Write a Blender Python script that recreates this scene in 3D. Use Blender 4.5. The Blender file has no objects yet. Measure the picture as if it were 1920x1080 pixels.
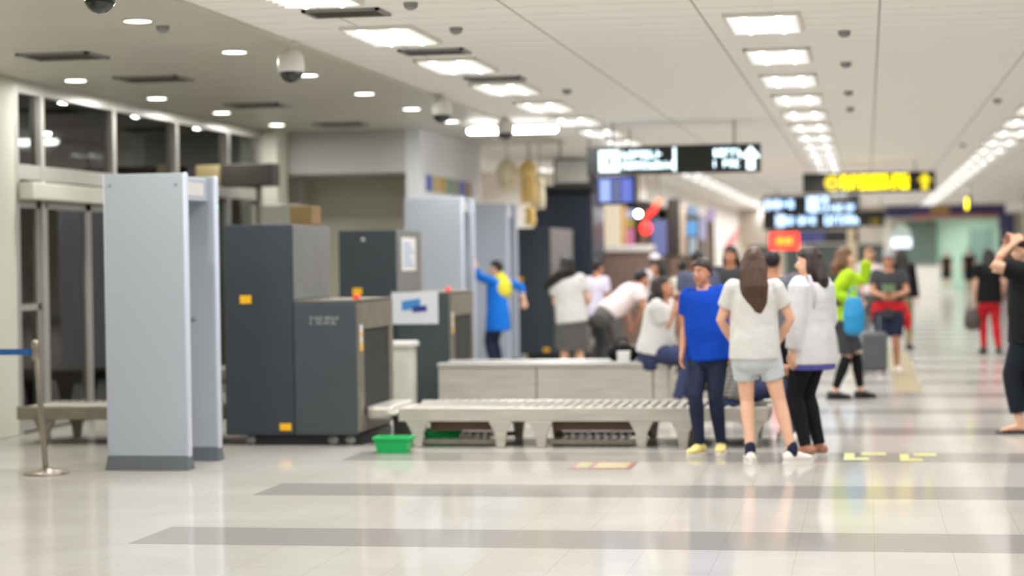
import bpy, math, random
from mathutils import Vector, Matrix
V3 = Vector
rnd = random.Random(7)
SC = bpy.context.scene
COL = SC.collection
# ------------------------------------------------------------------ camera frame
F, EYE, CH = 3800.0, 1.55, 3.3
_A = V3((665 / F, 62 / F, 1)); _B = V3((0, 52.7 / F, 1))
Yc = _A.normalized(); Zc = _B.cross(_A).normalized()
if Zc.y < 0: Zc = -Zc
Xc = Zc.cross(Yc)
if Xc.x < 0: Xc = -Xc
def ray(px, py):
    c = V3(((px - 960) / F, (540 - py) / F, 1)); return V3((Xc.dot(c), Yc.dot(c), Zc.dot(c)))
def at(px, py, Y):
    d = ray(px, py); return V3((0, 0, EYE)) + d * (Y / d.y)
def cl(px, py, z=CH):
    d = ray(px, py); return V3((0, 0, EYE)) + d * ((z - EYE) / d.z)
def fl(px, py): return cl(px, py, 0.0)

cam = bpy.data.objects.new('camera', bpy.data.cameras.new('camera')); COL.objects.link(cam)
m = Matrix.Identity(4)
# world axes of the camera: right, up, back
R_ = V3((Xc.x, Yc.x, Zc.x)); U_ = V3((Xc.y, Yc.y, Zc.y)); B_ = -V3((Xc.z, Yc.z, Zc.z))
for i in range(3):
    m[i][0] = R_[i]; m[i][1] = U_[i]; m[i][2] = B_[i]
m[2][3] = EYE
cam.matrix_world = m
cam.data.sensor_width = 36; cam.data.lens = F * 36 / 1920
cam.data.clip_start = .1; cam.data.clip_end = 300
cam.data.dof.use_dof = True; cam.data.dof.focus_distance = 10.8; cam.data.dof.aperture_fstop = 1.25
SC.camera = cam

# ------------------------------------------------------------------ materials
def lin(c):
    f = lambda x: x / 12.92 if x <= .04045 else ((x + .055) / 1.055) ** 2.4
    return tuple(f(x / 255) for x in c) + (1,)
MATS = {}
def mat(name, col, rough=.6, metal=0, var=.06, scale=6, bump=0, emit=None, es=0, spec=.5, stretch=None, coat=0):
    if name in MATS: return MATS[name]
    M = bpy.data.materials.new(name); M.use_nodes = True; nt = M.node_tree; N = nt.nodes; L = nt.links
    b = N['Principled BSDF']; b.inputs['Roughness'].default_value = rough; b.inputs['Metallic'].default_value = metal
    b.inputs['Specular IOR Level'].default_value = spec; b.inputs['Coat Weight'].default_value = coat
    c = lin(col)
    tc = N.new('ShaderNodeTexCoord'); no = N.new('ShaderNodeTexNoise'); no.inputs['Scale'].default_value = scale
    no.inputs['Detail'].default_value = 4
    if stretch:
        mp = N.new('ShaderNodeMapping'); mp.inputs['Scale'].default_value = stretch
        L.new(tc.outputs['Object'], mp.inputs['Vector']); L.new(mp.outputs['Vector'], no.inputs['Vector'])
    else: L.new(tc.outputs['Object'], no.inputs['Vector'])
    r = N.new('ShaderNodeValToRGB')
    r.color_ramp.elements[0].position = .3; r.color_ramp.elements[1].position = .7
    r.color_ramp.elements[0].color = tuple(x * (1 - var) for x in c[:3]) + (1,)
    r.color_ramp.elements[1].color = tuple(min(1, x * (1 + var)) for x in c[:3]) + (1,)
    L.new(no.outputs['Fac'], r.inputs['Fac']); L.new(r.outputs['Color'], b.inputs['Base Color'])
    if bump:
        bp = N.new('ShaderNodeBump'); bp.inputs['Strength'].default_value = bump; bp.inputs['Distance'].default_value = .02
        L.new(no.outputs['Fac'], bp.inputs['Height']); L.new(bp.outputs['Normal'], b.inputs['Normal'])
    if emit:
        b.inputs['Emission Color'].default_value = lin(emit); b.inputs['Emission Strength'].default_value = es
    MATS[name] = M; return M
def cloth(name, col, var=.1): return mat(name, col, .85, 0, var, 14, .5, spec=.2)
def plaid_mat(name, a, b_):
    M = mat(name, a, .85); nt = M.node_tree; N = nt.nodes; L = nt.links; b = N['Principled BSDF']
    tc = N.new('ShaderNodeTexCoord'); mix = N.new('ShaderNodeMix'); mix.data_type = 'RGBA'
    w1 = N.new('ShaderNodeTexWave'); w1.bands_direction = 'X'; w1.inputs['Scale'].default_value = 9
    w2 = N.new('ShaderNodeTexWave'); w2.bands_direction = 'Z'; w2.inputs['Scale'].default_value = 9
    ad = N.new('ShaderNodeMath'); ad.operation = 'MULTIPLY_ADD'; ad.inputs[1].default_value = .5
    hf = N.new('ShaderNodeMath'); hf.operation = 'MULTIPLY'; hf.inputs[1].default_value = .5
    for w in (w1, w2): L.new(tc.outputs['Object'], w.inputs['Vector'])
    L.new(w2.outputs['Fac'], hf.inputs[0]); L.new(w1.outputs['Fac'], ad.inputs[0]); L.new(hf.outputs[0], ad.inputs[2])
    L.new(ad.outputs[0], mix.inputs['Factor']); mix.inputs['A'].default_value = lin(a); mix.inputs['B'].default_value = lin(b_)
    L.new(mix.outputs['Result'], b.inputs['Base Color']); return M
def emis(name, col, s):
    if name in MATS: return MATS[name]
    M = bpy.data.materials.new(name); M.use_nodes = True; b = M.node_tree.nodes['Principled BSDF']
    b.inputs['Base Color'].default_value = (.05, .05, .05, 1); b.inputs['Emission Color'].default_value = lin(col)
    b.inputs['Emission Strength'].default_value = s; MATS[name] = M; return M
def glass_mat():
    M = bpy.data.materials.new('glass'); M.use_nodes = True; nt = M.node_tree; N = nt.nodes; L = nt.links
    N.remove(N['Principled BSDF']); o = N['Material Output']
    t = N.new('ShaderNodeBsdfTransparent'); t.inputs['Color'].default_value = (.8, .82, .8, 1)
    g = N.new('ShaderNodeBsdfGlossy'); g.inputs['Roughness'].default_value = .02; g.inputs['Color'].default_value = (.9, .9, .9, 1)
    f = N.new('ShaderNodeFresnel'); f.inputs['IOR'].default_value = 1.5
    x = N.new('ShaderNodeMixShader'); L.new(f.outputs[0], x.inputs[0]); L.new(t.outputs[0], x.inputs[1]); L.new(g.outputs[0], x.inputs[2])
    L.new(x.outputs[0], o.inputs['Surface']); return M
def floor_mat():
    M = bpy.data.materials.new('polished_floor_tile'); M.use_nodes = True; nt = M.node_tree; N = nt.nodes; L = nt.links
    b = N['Principled BSDF']
    geo = N.new('ShaderNodeNewGeometry'); sep = N.new('ShaderNodeSeparateXYZ'); L.new(geo.outputs['Position'], sep.inputs[0])
    def mt(op, a, b_=None, c=None):
        n = N.new('ShaderNodeMath'); n.operation = op
        for i, v in enumerate((a, b_, c)):
            if v is None: continue
            if isinstance(v, (int, float)): n.inputs[i].default_value = v
            else: L.new(v, n.inputs[i])
        return n.outputs[0]
    X, Y = sep.outputs['X'], sep.outputs['Y']
    # grey bands across the hall, every 2.3 m, right of x = -4.07
    yy = mt('FLOORED_MODULO', mt('SUBTRACT', Y, 10.72), 2.32)
    band = mt('MULTIPLY', mt('LESS_THAN', yy, .72), mt('GREATER_THAN', X, -4.07))
    def joint(c, off, p, w):
        return mt('LESS_THAN', mt('FLOORED_MODULO', mt('SUBTRACT', c, off), p), w)
    j = mt('MAXIMUM', joint(X, .02, .4, .004), joint(Y, 10.72, .773, .005))
    no = N.new('ShaderNodeTexNoise'); no.inputs['Scale'].default_value = 1.3; no.inputs['Detail'].default_value = 5
    L.new(geo.outputs['Position'], no.inputs['Vector'])
    r = N.new('ShaderNodeValToRGB'); r.color_ramp.elements[0].position = .3; r.color_ramp.elements[1].position = .7
    r.color_ramp.elements[0].color = lin((171, 166, 158)); r.color_ramp.elements[1].color = lin((181, 176, 169))
    L.new(no.outputs['Fac'], r.inputs['Fac'])
    m1 = N.new('ShaderNodeMix'); m1.data_type = 'RGBA'; L.new(band, m1.inputs['Factor']); L.new(r.outputs['Color'], m1.inputs['A'])
    m1.inputs['B'].default_value = lin((146, 141, 135))
    m2 = N.new('ShaderNodeMix'); m2.data_type = 'RGBA'; L.new(mt('MULTIPLY', j, .35), m2.inputs['Factor']); L.new(m1.outputs['Result'], m2.inputs['A'])
    m2.inputs['B'].default_value = lin((120, 112, 100))
    L.new(m2.outputs['Result'], b.inputs['Base Color'])
    b.inputs['Roughness'].default_value = .09; b.inputs['IOR'].default_value = 1.5
    n2 = N.new('ShaderNodeTexNoise'); n2.inputs['Scale'].default_value = 2.2; n2.inputs['Detail'].default_value = 2
    L.new(geo.outputs['Position'], n2.inputs['Vector'])
    bp = N.new('ShaderNodeBump'); bp.inputs['Strength'].default_value = .02; bp.inputs['Distance'].default_value = .02
    L.new(n2.outputs['Fac'], bp.inputs['Height']); L.new(bp.outputs['Normal'], b.inputs['Normal'])
    df = N.new('ShaderNodeBsdfDiffuse'); L.new(m2.outputs['Result'], df.inputs['Color'])
    ms = N.new('ShaderNodeMixShader'); ms.inputs[0].default_value = .66
    L.new(df.outputs[0], ms.inputs[1]); L.new(b.outputs[0], ms.inputs[2]); L.new(ms.outputs[0], N['Material Output'].inputs['Surface'])
    return M
def ceiling_mat():
    M = bpy.data.materials.new('ceiling_board'); M.use_nodes = True; nt = M.node_tree; N = nt.nodes; L = nt.links
    b = N['Principled BSDF']; b.inputs['Roughness'].default_value = .8
    geo = N.new('ShaderNodeNewGeometry'); sep = N.new('ShaderNodeSeparateXYZ'); L.new(geo.outputs['Position'], sep.inputs[0])
    def mt(op, a, b_):
        n = N.new('ShaderNodeMath'); n.operation = op
        for i, v in enumerate((a, b_)):
            if isinstance(v, (int, float)): n.inputs[i].default_value = v
            else: L.new(v, n.inputs[i])
        return n.outputs[0]
    a = mt('LESS_THAN', mt('FLOORED_MODULO', mt('SUBTRACT', sep.outputs['X'], .1), 1.27), .02)
    c = mt('MULTIPLY', mt('LESS_THAN', mt('FLOORED_MODULO', sep.outputs['Y'], .42), .02), .55)
    mx = N.new('ShaderNodeMix'); mx.data_type = 'RGBA'; L.new(mt('MULTIPLY', mt('MAXIMUM', a, c), .7), mx.inputs['Factor'])
    mx.inputs['A'].default_value = lin((249, 246, 240)); mx.inputs['B'].default_value = lin((160, 153, 144))
    L.new(mx.outputs['Result'], b.inputs['Base Color']); return M

# ------------------------------------------------------------------ mesh collector
class MB:
    def __init__(s): s.v = []; s.f = []; s.mi = []; s.cur = 0
    def add(s, vs, fs):
        o = len(s.v); s.v += [tuple(p) for p in vs]; s.f += [tuple(i + o for i in f) for f in fs]; s.mi += [s.cur] * len(fs); return s
    def box(s, x0, x1, y0, y1, z0, z1, M=None):
        vs = [V3((x, y, z)) for z in (z0, z1) for y in (y0, y1) for x in (x0, x1)]
        if M: vs = [M @ p for p in vs]
        return s.add(vs, [(0, 2, 3, 1), (4, 5, 7, 6), (0, 1, 5, 4), (2, 6, 7, 3), (0, 4, 6, 2), (1, 3, 7, 5)])
    def prism(s, pts, y0, y1):            # pts in (x, z), extruded along y
        n = len(pts); vs = [(x, y0, z) for x, z in pts] + [(x, y1, z) for x, z in pts]
        return s.add(vs, [tuple(range(n)), tuple(range(2 * n - 1, n - 1, -1))] + [(i, i + n, (i + 1) % n + n, (i + 1) % n) for i in range(n)])
    def prismx(s, pts, x0, x1):           # pts in (y, z), extruded along x
        n = len(pts); vs = [(x0, y, z) for y, z in pts] + [(x1, y, z) for y, z in pts]
        return s.add(vs, [tuple(range(n)), tuple(range(2 * n - 1, n - 1, -1))] + [(i, i + n, (i + 1) % n + n, (i + 1) % n) for i in range(n)])
    def tube(s, pts, rad, side=(1, 0, 0), n=12, cap=True):
        pts = [V3(p) for p in pts]; rad = [(r, r) if isinstance(r, (int, float)) else r for r in rad]; side = V3(side)
        vs = []; k = len(pts)
        def ring(p, t, a, b):
            e = side - t * side.dot(t)
            if e.length < 1e-3: e = V3((0, 1, 0)) - t * t.y
            if e.length < 1e-3: e = V3((0, 0, 1))
            e.normalize(); g = t.cross(e)
            return [p + e * (a * math.cos(q)) + g * (b * math.sin(q)) for q in [2 * math.pi * i / n for i in range(n)]]
        T = []
        for i in range(k):
            t = (pts[min(i + 1, k - 1)] - pts[max(i - 1, 0)]); T.append(t.normalized() if t.length > 1e-6 else V3((0, 0, 1)))
        rings = []
        if cap:
            a, b = rad[0]; c = min(a, b); rings += [ring(pts[0] - T[0] * c * .85, T[0], a * .45, b * .45), ring(pts[0] - T[0] * c * .5, T[0], a * .84, b * .84)]
        rings += [ring(pts[i], T[i], *rad[i]) for i in range(k)]
        if cap:
            a, b = rad[-1]; c = min(a, b); rings += [ring(pts[-1] + T[-1] * c * .5, T[-1], a * .84, b * .84), ring(pts[-1] + T[-1] * c * .85, T[-1], a * .45, b * .45)]
        for r in rings: vs += r
        fs = []
        for i in range(len(rings) - 1):
            for j in range(n): fs.append((i * n + j, i * n + (j + 1) % n, (i + 1) * n + (j + 1) % n, (i + 1) * n + j))
        fs.append(tuple(range(n - 1, -1, -1))); q = (len(rings) - 1) * n; fs.append(tuple(range(q, q + n)))
        return s.add(vs, fs)
    def cyl(s, p0, p1, r, n=16): return s.tube([p0, p1], [r, r], (1, 0, 0) if abs((V3(p1) - V3(p0)).x) < .9 * (V3(p1) - V3(p0)).length else (0, 1, 0), n, False)
    def ell(s, c, r, M=None, nu=16, nv=10, fn=None):
        c = V3(c); vs = []; fs = []
        dirs = [V3((0, 0, 1))]
        for i in range(1, nv):
            th = math.pi * i / nv
            for j in range(nu): ph = 2 * math.pi * j / nu; dirs.append(V3((math.sin(th) * math.cos(ph), math.sin(th) * math.sin(ph), math.cos(th))))
        dirs.append(V3((0, 0, -1)))
        for d in dirs:
            k = fn(d) if fn else 1
            p = c + V3((d.x * r[0], d.y * r[1], d.z * r[2])) * k
            vs.append(M @ p if M else p)
        for j in range(nu): fs.append((0, 1 + j, 1 + (j + 1) % nu))
        for i in range(nv - 2):
            for j in range(nu): a = 1 + i * nu; fs.append((a + j, a + nu + j, a + nu + (j + 1) % nu, a + (j + 1) % nu))
        a = 1 + (nv - 2) * nu; e = len(vs) - 1
        for j in range(nu): fs.append((a + j, e, a + (j + 1) % nu))
        return s.add(vs, fs)
    def lathe(s, prof, c=(0, 0), n=24):   # prof: (r, z)
        vs = []; fs = []
        for r, z in prof:
            for j in range(n): q = 2 * math.pi * j / n; vs.append((c[0] + r * math.cos(q), c[1] + r * math.sin(q), z))
        for i in range(len(prof) - 1):
            for j in range(n): fs.append((i * n + j, i * n + (j + 1) % n, (i + 1) * n + (j + 1) % n, (i + 1) * n + j))
        fs.append(tuple(range(n - 1, -1, -1))); q = (len(prof) - 1) * n; fs.append(tuple(range(q, q + n)))
        return s.add(vs, fs)
    def build(s, name, M, parent=None, smooth=False, bevel=0, remesh=0, it=4, label=None):
        me = bpy.data.meshes.new(name); me.from_pydata(s.v, [], s.f)
        ms = M if isinstance(M, (list, tuple)) else [M]
        for x in ms: me.materials.append(x)
        if len(ms) > 1:
            for p, i in zip(me.polygons, s.mi): p.material_index = i
        o = bpy.data.objects.new(name, me); COL.objects.link(o)
        if remesh:
            r = o.modifiers.new('r', 'REMESH'); r.mode = 'VOXEL'; r.voxel_size = remesh; r.use_smooth_shade = True
            if it: q = o.modifiers.new('s', 'SMOOTH'); q.iterations = it; q.factor = .5
            dg = bpy.context.evaluated_depsgraph_get(); nm = bpy.data.meshes.new_from_object(o.evaluated_get(dg))
            o.modifiers.clear(); o.data = nm; nm.name = name; smooth = True
            if not nm.materials: nm.materials.append(ms[0])
        if smooth: o.data.polygons.foreach_set('use_smooth', [True] * len(o.data.polygons))
        if bevel:
            b = o.modifiers.new('bevel', 'BEVEL'); b.width = bevel; b.segments = 2; b.limit_method = 'ANGLE'
        if parent: o.parent = parent
        if label: o['label'] = label
        return o
def tag(o, label=None, cat=None, group=None, kind=None):
    if label: o['label'] = label
    if cat: o['category'] = cat
    if group: o['group'] = group
    if kind: o['kind'] = kind
    return o
def empty(name, loc, label, cat, group=None, rz=0):
    o = bpy.data.objects.new(name, None); COL.objects.link(o); o.location = loc; o.rotation_euler = (0, 0, rz); o.empty_display_size = .1
    return tag(o, label, cat, group)
def struct(name, mb, M, parent=None, **k):
    o = mb.build(name, M, parent, **k)
    if not parent: o['kind'] = 'structure'
    return o
def bx(*a): return MB().box(*a)
def copy_tree(o, parent=None):
    c = o.copy(); COL.objects.link(c); c.parent = parent
    for ch in [x for x in bpy.data.objects if x.parent == o]: copy_tree(ch, c)
    return c
ORD = 'nearest second third fourth fifth sixth seventh eighth ninth tenth eleventh twelfth thirteenth fourteenth fifteenth sixteenth seventeenth eighteenth nineteenth twentieth twenty-first twenty-second twenty-third twenty-fourth twenty-fifth twenty-sixth twenty-seventh twenty-eighth twenty-ninth thirtieth thirty-first thirty-second thirty-third'.split()
def nth(i): return 'nearest' if i == 0 else ORD[i] + ' nearest'

FLOOR = floor_mat(); CEIL = ceiling_mat(); GLASS = glass_mat()
PLASTER = mat('gypsum', (200, 196, 183), .45, var=.03, scale=1.5)
CREAM = mat('cream_wall', (238, 232, 222), .7, var=.03, scale=1)
OLIVE = mat('olive_wall', (234, 229, 211), .7, var=.04, scale=1)
SOFFIT = mat('soffit_grey', (196, 195, 190), .55, var=.04, scale=1)
PALE = mat('pale_panel', (226, 228, 232), .6, var=.03, scale=1)
IVORY = mat('ivory_pillar', (206, 206, 192), .6, var=.03, scale=2)
ALU = mat('brushed_aluminium', (190, 188, 182), .35, .6, .05, 20, stretch=(1, 1, .05))
STEEL = mat('stainless_steel', (194, 188, 178), .34, .4, .12, 8, .05, stretch=(.3, 1, 3))
STEELD = mat('dull_steel', (130, 123, 111), .45, .5, .15, 8)
DGREY = mat('slate_enamel', (63, 70, 75), .42, 0, .05, 3)
DGREY2 = mat('dark_slate_enamel', (50, 57, 64), .42, 0, .05, 3)
MGREY = mat('mid_grey_enamel', (140, 141, 140), .4, .2, .08, 3)
PANEL = mat('grey_white_laminate', (168, 174, 184), .4, 0, .03, 30, stretch=(40, 40, 1))
PANELEDGE = mat('pale_lavender_edge', (196, 198, 216), .35, 0, .02)
BASEG = mat('base_grey_plastic', (92, 97, 102), .5, 0, .05)
BLACK = mat('black_plastic', (26, 26, 28), .5, 0, .1)
RUBBER = mat('black_rubber', (34, 34, 34), .7, 0, .15)
WHITE = mat('white_plastic', (226, 224, 218), .4, 0, .03)
NIGHT = mat('night_dark', (48, 43, 36), .8, 0, .3, 1.5)
TUBE = emis('lamp_tube', (255, 254, 253), 4.2)
DIFF = emis('lamp_diffuser', (252, 251, 252), 2.3)
DLAMP = emis('downlight_lamp', (250, 255, 244), 7)
YELLOW = mat('yellow_label', (240, 180, 20), .5, 0, .05)
ORANGE = mat('red_button', (235, 60, 25), .35, 0, .05, emit=(255, 60, 25), es=.4)
GREEN = mat('green_plastic', (16, 178, 92), .4, 0, .08)
BROWN = mat('brown_panel', (112, 88, 72), .6, 0, .1)
CARTON = mat('cardboard', (122, 98, 60), .8, 0, .1)
NAVY = mat('navy_panel', (40, 48, 62), .45, 0, .08)

# ------------------------------------------------------------------ the room
struct('floor', MB().add([(-9.2, -6, 0), (9, -6, 0), (9, 92, 0), (-9.2, 92, 0)], [(0, 1, 2, 3)]), FLOOR)
mb = MB()
for a in ((-4.45, 9, -6, 92), (-9.2, -4.45, 30.2, 92)): mb.box(a[0], a[1], a[2], a[3], CH, CH + .1)
struct('ceiling', mb, CEIL)
struct('ceiling_soffit', bx(-8.2, -4.45, -6, 30.2, CH - .012, CH + .1), PLASTER)
struct('trim_1', bx(-4.47, -4.43, -6, 30.2, CH - .03, CH), PLASTER)
struct('wall_right', bx(9, 9.2, -6, 92, 0, CH), CREAM)
struct('wall_back', bx(-8.2, 9, -6.2, -6, 0, CH), CREAM)
struct('wall_left', bx(-8.2, -7.8, -6, 16.9, 0, CH - .012), IVORY)
struct('wall_front', bx(-9.2, 9, 92, 92.2, 0, CH), CREAM)
# pillars of the glass front
struct('pillar_1', bx(-8.2, -7.69, 16.9, 17.56, 0, CH - .012), IVORY, bevel=.01)
struct('pillar_2', bx(-8.0, -7.50, 25.3, 25.8, 0, CH), IVORY, bevel=.01)
struct('pillar_3', bx(-8.06, -7.66, 26.9, 27.3, 0, 2.72), IVORY)
# recess with grey soffit, olive back wall and pale block
struct('wall_recess_beam', bx(-8.2, -5.95, 26.0, 27.6, 2.72, CH - .012), SOFFIT)
struct('wall_recess', bx(-8.2, -5.95, 27.6, 27.8, 0, CH), OLIVE)
struct('wall_block', bx(-5.95, -5.75, 26.0, 30.2, 0, CH), PALE)
struct('wall_block_end', bx(-9.2, -5.95, 30.0, 30.2, 0, CH), PALE)
struct('wall_far_left', bx(-9.2, -9.0, 30.2, 40, 0, CH), CREAM)
struct('wall_cream', bx(-9.2, -4.9, 40, 40.2, 0, CH), CREAM)
# glass front
mul = [17.6, 18.2, 20.07, 22.02, 23.91, 25.25]
GX = -7.75
w = struct('window_1', bx(GX - .06, GX + .06, 17.56, 25.3, 3.16, CH - .012), ALU)
for y in mul: bx(GX - .06, GX + .06, y - .045, y + .045, 0, 3.16).build('mullion', ALU, w)
bx(GX - .055, GX + .055, 17.56, 25.3, 2.36, 2.50).build('transom', ALU, w)
bx(GX - .05, GX + .05, 20.12, 25.25, 0.0, .1).build('sill', ALU, w)
for a, b in zip(mul[:-1], mul[1:]):
    bx(GX - .006, GX + .006, a + .045, b - .045, 2.50, 3.16).build('pane', GLASS, w)
    if a > 20: bx(GX - .006, GX + .006, a + .045, b - .045, .1, 2.36).build('pane', GLASS, w)
d = struct('door_1', bx(GX + .06, GX + .20, 17.62, 19.95, 2.17, 2.33), IVORY, bevel=.01)      # automatic door operator
for (a, b) in ((17.6, 18.16), (18.3, 19.38), (19.40, 20.05)):
    leaf = MB().box(GX - .03, GX + .03, a, a + .06, .02, 2.17).box(GX - .03, GX + .03, b - .06, b, .02, 2.17)
    leaf.box(GX - .03, GX + .03, a, b, 2.1, 2.17).box(GX - .03, GX + .03, a, b, .02, .12)
    if a < 18: leaf.box(GX - .03, GX + .03, a, b, 1.14, 1.20)
    lf = leaf.build('door_leaf', ALU, d)
    bx(GX - .005, GX + .005, a + .06, b - .06, .12, 2.1).build('pane', GLASS, lf)
# night outside
struct('ground_outside', bx(-17, -9.2, 12, 40, -.1, 0), NIGHT)
struct('wall_outside', bx(-17.2, -17, 12, 40, 0, 4), NIGHT)
struct('wall_outside_end', bx(-17, -8.2, 39.8, 40, 0, 4), NIGHT)
struct('ceiling_outside', bx(-17, -9.2, 12, 40, 3.9, 4), mat('canopy', (92, 88, 80), .8))
struct('ceiling_outside_edge', bx(-9.2, -8.2, 12, 30, 3.3, 3.4), mat('canopy', (92, 88, 80), .8))

# ------------------------------------------------------------------ ceiling lights
LAMP_W = 36.5
def lamp_proto():
    o = empty('ceiling_light', (0, 0, 0), 'x', 'ceiling light')
    f = MB()
    w_, l_ = .275, .56
    f.box(-w_, w_, -l_, -l_ + .025, -.03, 0).box(-w_, w_, l_ - .025, l_, -.03, 0).box(-w_, -w_ + .025, -l_, l_, -.03, 0).box(w_ - .025, w_, -l_, l_, -.03, 0)
    f.build('frame', WHITE, o)
    bx(-w_ + .025, w_ - .025, -l_ + .025, l_ - .025, -.012, -.004).build('diffuser', DIFF, o)
    for x in (-.125, .125): MB().tube([(x, -l_ + .04, -.022), (x, l_ - .04, -.022)], [.024, .024], n=8).build('lamp_tube', TUBE, o, smooth=True)
    lv = MB()
    for k in range(1, 8): y = -l_ + k * 2 * l_ / 8; lv.box(-w_ + .025, w_ - .025, y - .002, y + .002, -.05, -.012)
    lv.build('louvre', WHITE, o)
    la = bpy.data.lights.new('lamp_light', 'AREA'); la.shape = 'RECTANGLE'; la.size = .5; la.size_y = 1.05; la.energy = LAMP_W; la.spread = math.radians(160); la.color = (.965, .985, 1)
    lo = bpy.data.objects.new('lamp_light', la); COL.objects.link(lo); lo.parent = o; lo.location = (0, 0, -.06)
    return o
proto = lamp_proto(); first = True
for X, nm, n in ((-3.57, 'left', 29), (-.73, 'middle', 29), (2.08, 'right', 29)):
    k0 = 0
    vis = {'left': 12.7, 'middle': 15.2, 'right': 27.7}[nm]
    Y = .2; idx = 0
    while Y < 89:
        o = proto if first else copy_tree(proto); first = False
        o.location = (X, Y, CH)
        if Y < vis - .1:
            tag(o, 'tube ceiling light of the %s row, overhead before the view begins' % nm, None, 'ceiling lights above the camera, %s row' % nm)
        else:
            tag(o, '%s louvred tube light in the %s row of ceiling lights' % (nth(idx), nm), None, 'recessed ceiling lights, %s row' % nm); idx += 1
        Y += 2.5
for X, Y, lb in ((-7.6, 32.5, 'added unseen tube light in the bay hidden behind the pale wall block'), (-7.6, 36.0, 'second added unseen tube light in the bay behind the pale wall block'), (-5.95, 38.7, 'added unseen tube light hidden behind the hung grey monitor')):
    o = copy_tree(proto); o.location = (X, Y, CH); tag(o, lb, None, 'added unseen lights in the bay behind the block')  # added lamps, out of sight, to brighten the cream wall
for i, Y in enumerate((75.2, 78.5, 81.8, 85.1, 88.4)):
    o = copy_tree(proto); o.location = (4.7, Y, CH); tag(o, '%s added tube light behind the navy fascia, brightening the far end' % nth(i), None, 'added lights behind the far fascia')  # added lamps that brighten the far end and its floor reflection
# downlights on the plaster ceiling
def downlight():
    o = empty('downlight', (0, 0, 0), 'x', 'downlight', 'downlights in the plaster ceiling')
    MB().lathe([(.085, -.012), (.112, -.012), (.112, 0), (.085, 0)], n=24).build('trim_ring', WHITE, o, smooth=True)
    MB().lathe([(.001, -.013), (.095, -.013), (.095, -.006), (.001, -.006)], n=24).build('lamp', DLAMP, o)
    la = bpy.data.lights.new('downlight_beam', 'AREA'); la.shape = 'DISK'; la.size = .18; la.energy = 19; la.spread = math.radians(178); la.color = (1, 1, .94)
    lo = bpy.data.objects.new('downlight_beam', la); COL.objects.link(lo); lo.parent = o; lo.location = (0, 0, -.03)
    return o
dp = downlight(); first = True
for X, nm, ys in ((-5.07, 'row nearer the tube lights', (11.55, 13.72, 15.95, 18.13, 20.3, 22.5, 24.7)), (-7.25, 'row along the glass front', (13.5, 15.7, 17.95, 20.15, 22.3, 24.49))):
    for i, y in enumerate(ys):
        o = dp if first else copy_tree(dp); first = False
        o.location = (X, y, CH - .012); o['label'] = 'small round downlight, %s in the %s' % (nth(i), nm)
# slot diffusers
def vent(p, lab, w_=.85, l_=.32):
    o = empty('air_vent', p, lab, 'vent', 'ceiling air vents')
    f = MB().box(-w_ / 2, w_ / 2, -l_ / 2, -l_ / 2 + .03, -.02, 0).box(-w_ / 2, w_ / 2, l_ / 2 - .03, l_ / 2, -.02, 0).box(-w_ / 2, -w_ / 2 + .03, -l_ / 2, l_ / 2, -.02, 0).box(w_ / 2 - .03, w_ / 2, -l_ / 2, l_ / 2, -.02, 0)
    f.build('frame', MGREY, o)
    s = MB()
    for k in range(5):
        y = -l_ / 2 + .055 + k * (l_ - .11) / 4
        s.box(-w_ / 2 + .03, w_ / 2 - .03, y - .014, y + .014, -.016, -.006)
    s.build('slats', mat('vent_slat', (84, 80, 74), .6), o)
    bx(-w_ / 2 + .02, w_ / 2 - .02, -l_ / 2 + .02, l_ / 2 - .02, -.005, -.001).build('duct_dark_sheet', BLACK, o)  # black sheet in place of the shaded duct behind the slats
for p, lab, z in (((650, 22), 'grey slot air vent beside the nearest big tube light', CH), ((815, 95), 'grey slot air vent between the second and third tube lights of the left row', CH), ((928, 146), 'grey slot air vent behind the third tube light of the left row', CH),
               ((118, 101), 'dark slot air vent in the plaster ceiling above the glass front, nearest of four', CH - .012), ((288, 144), 'dark slot air vent in the plaster ceiling, second nearest of four', CH - .012), ((482, 194), 'dark slot air vent in the plaster ceiling, third nearest of four', CH - .012), ((640, 230), 'dark slot air vent in the plaster ceiling near the grey beam, farthest of four', CH - .012)):
    q = cl(*p); vent((q.x, q.y, z), lab, .62 if z < CH else .55, .5 if z < CH else .38)
# smoke detectors and sprinklers
for i, (px, py, lab) in enumerate(((1583, 58, 'nearest small ceiling sensor between the middle and right light rows'), (1586, 117, 'second nearest small ceiling sensor between the middle and right light rows'), (1591, 171, 'third nearest small ceiling sensor between the middle and right light rows'), (1594, 202, 'fourth nearest small ceiling sensor between the middle and right light rows'), (1870, 186, 'small ceiling sensor near the right row of lights'), (1805, 270, 'small ceiling sensor beside the far right light row'), (855, 52, 'small round ceiling sensor right of the nearest left-row light'), (1063, 168, 'small round ceiling sensor beside the left light row, farther away'), (770, 5, 'sprinkler head on the ceiling at the top edge of the view'), (305, 46, 'sprinkler head on the plaster ceiling beside the nearest downlight'))):
    q = cl(px, py); z = CH if q.x > -4.45 else CH - .012
    MB().lathe([(.02, -.05), (.045, -.035), (.05, -.012), (.05, 0)], (0, 0), 16).build('ceiling_sensor', MGREY).location = (q.x, q.y, z)
    tag(bpy.data.objects[[o.name for o in bpy.data.objects if o.name.startswith('ceiling_sensor')][-1]], lab, 'sensor', 'small sensors on the ceiling')
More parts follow.
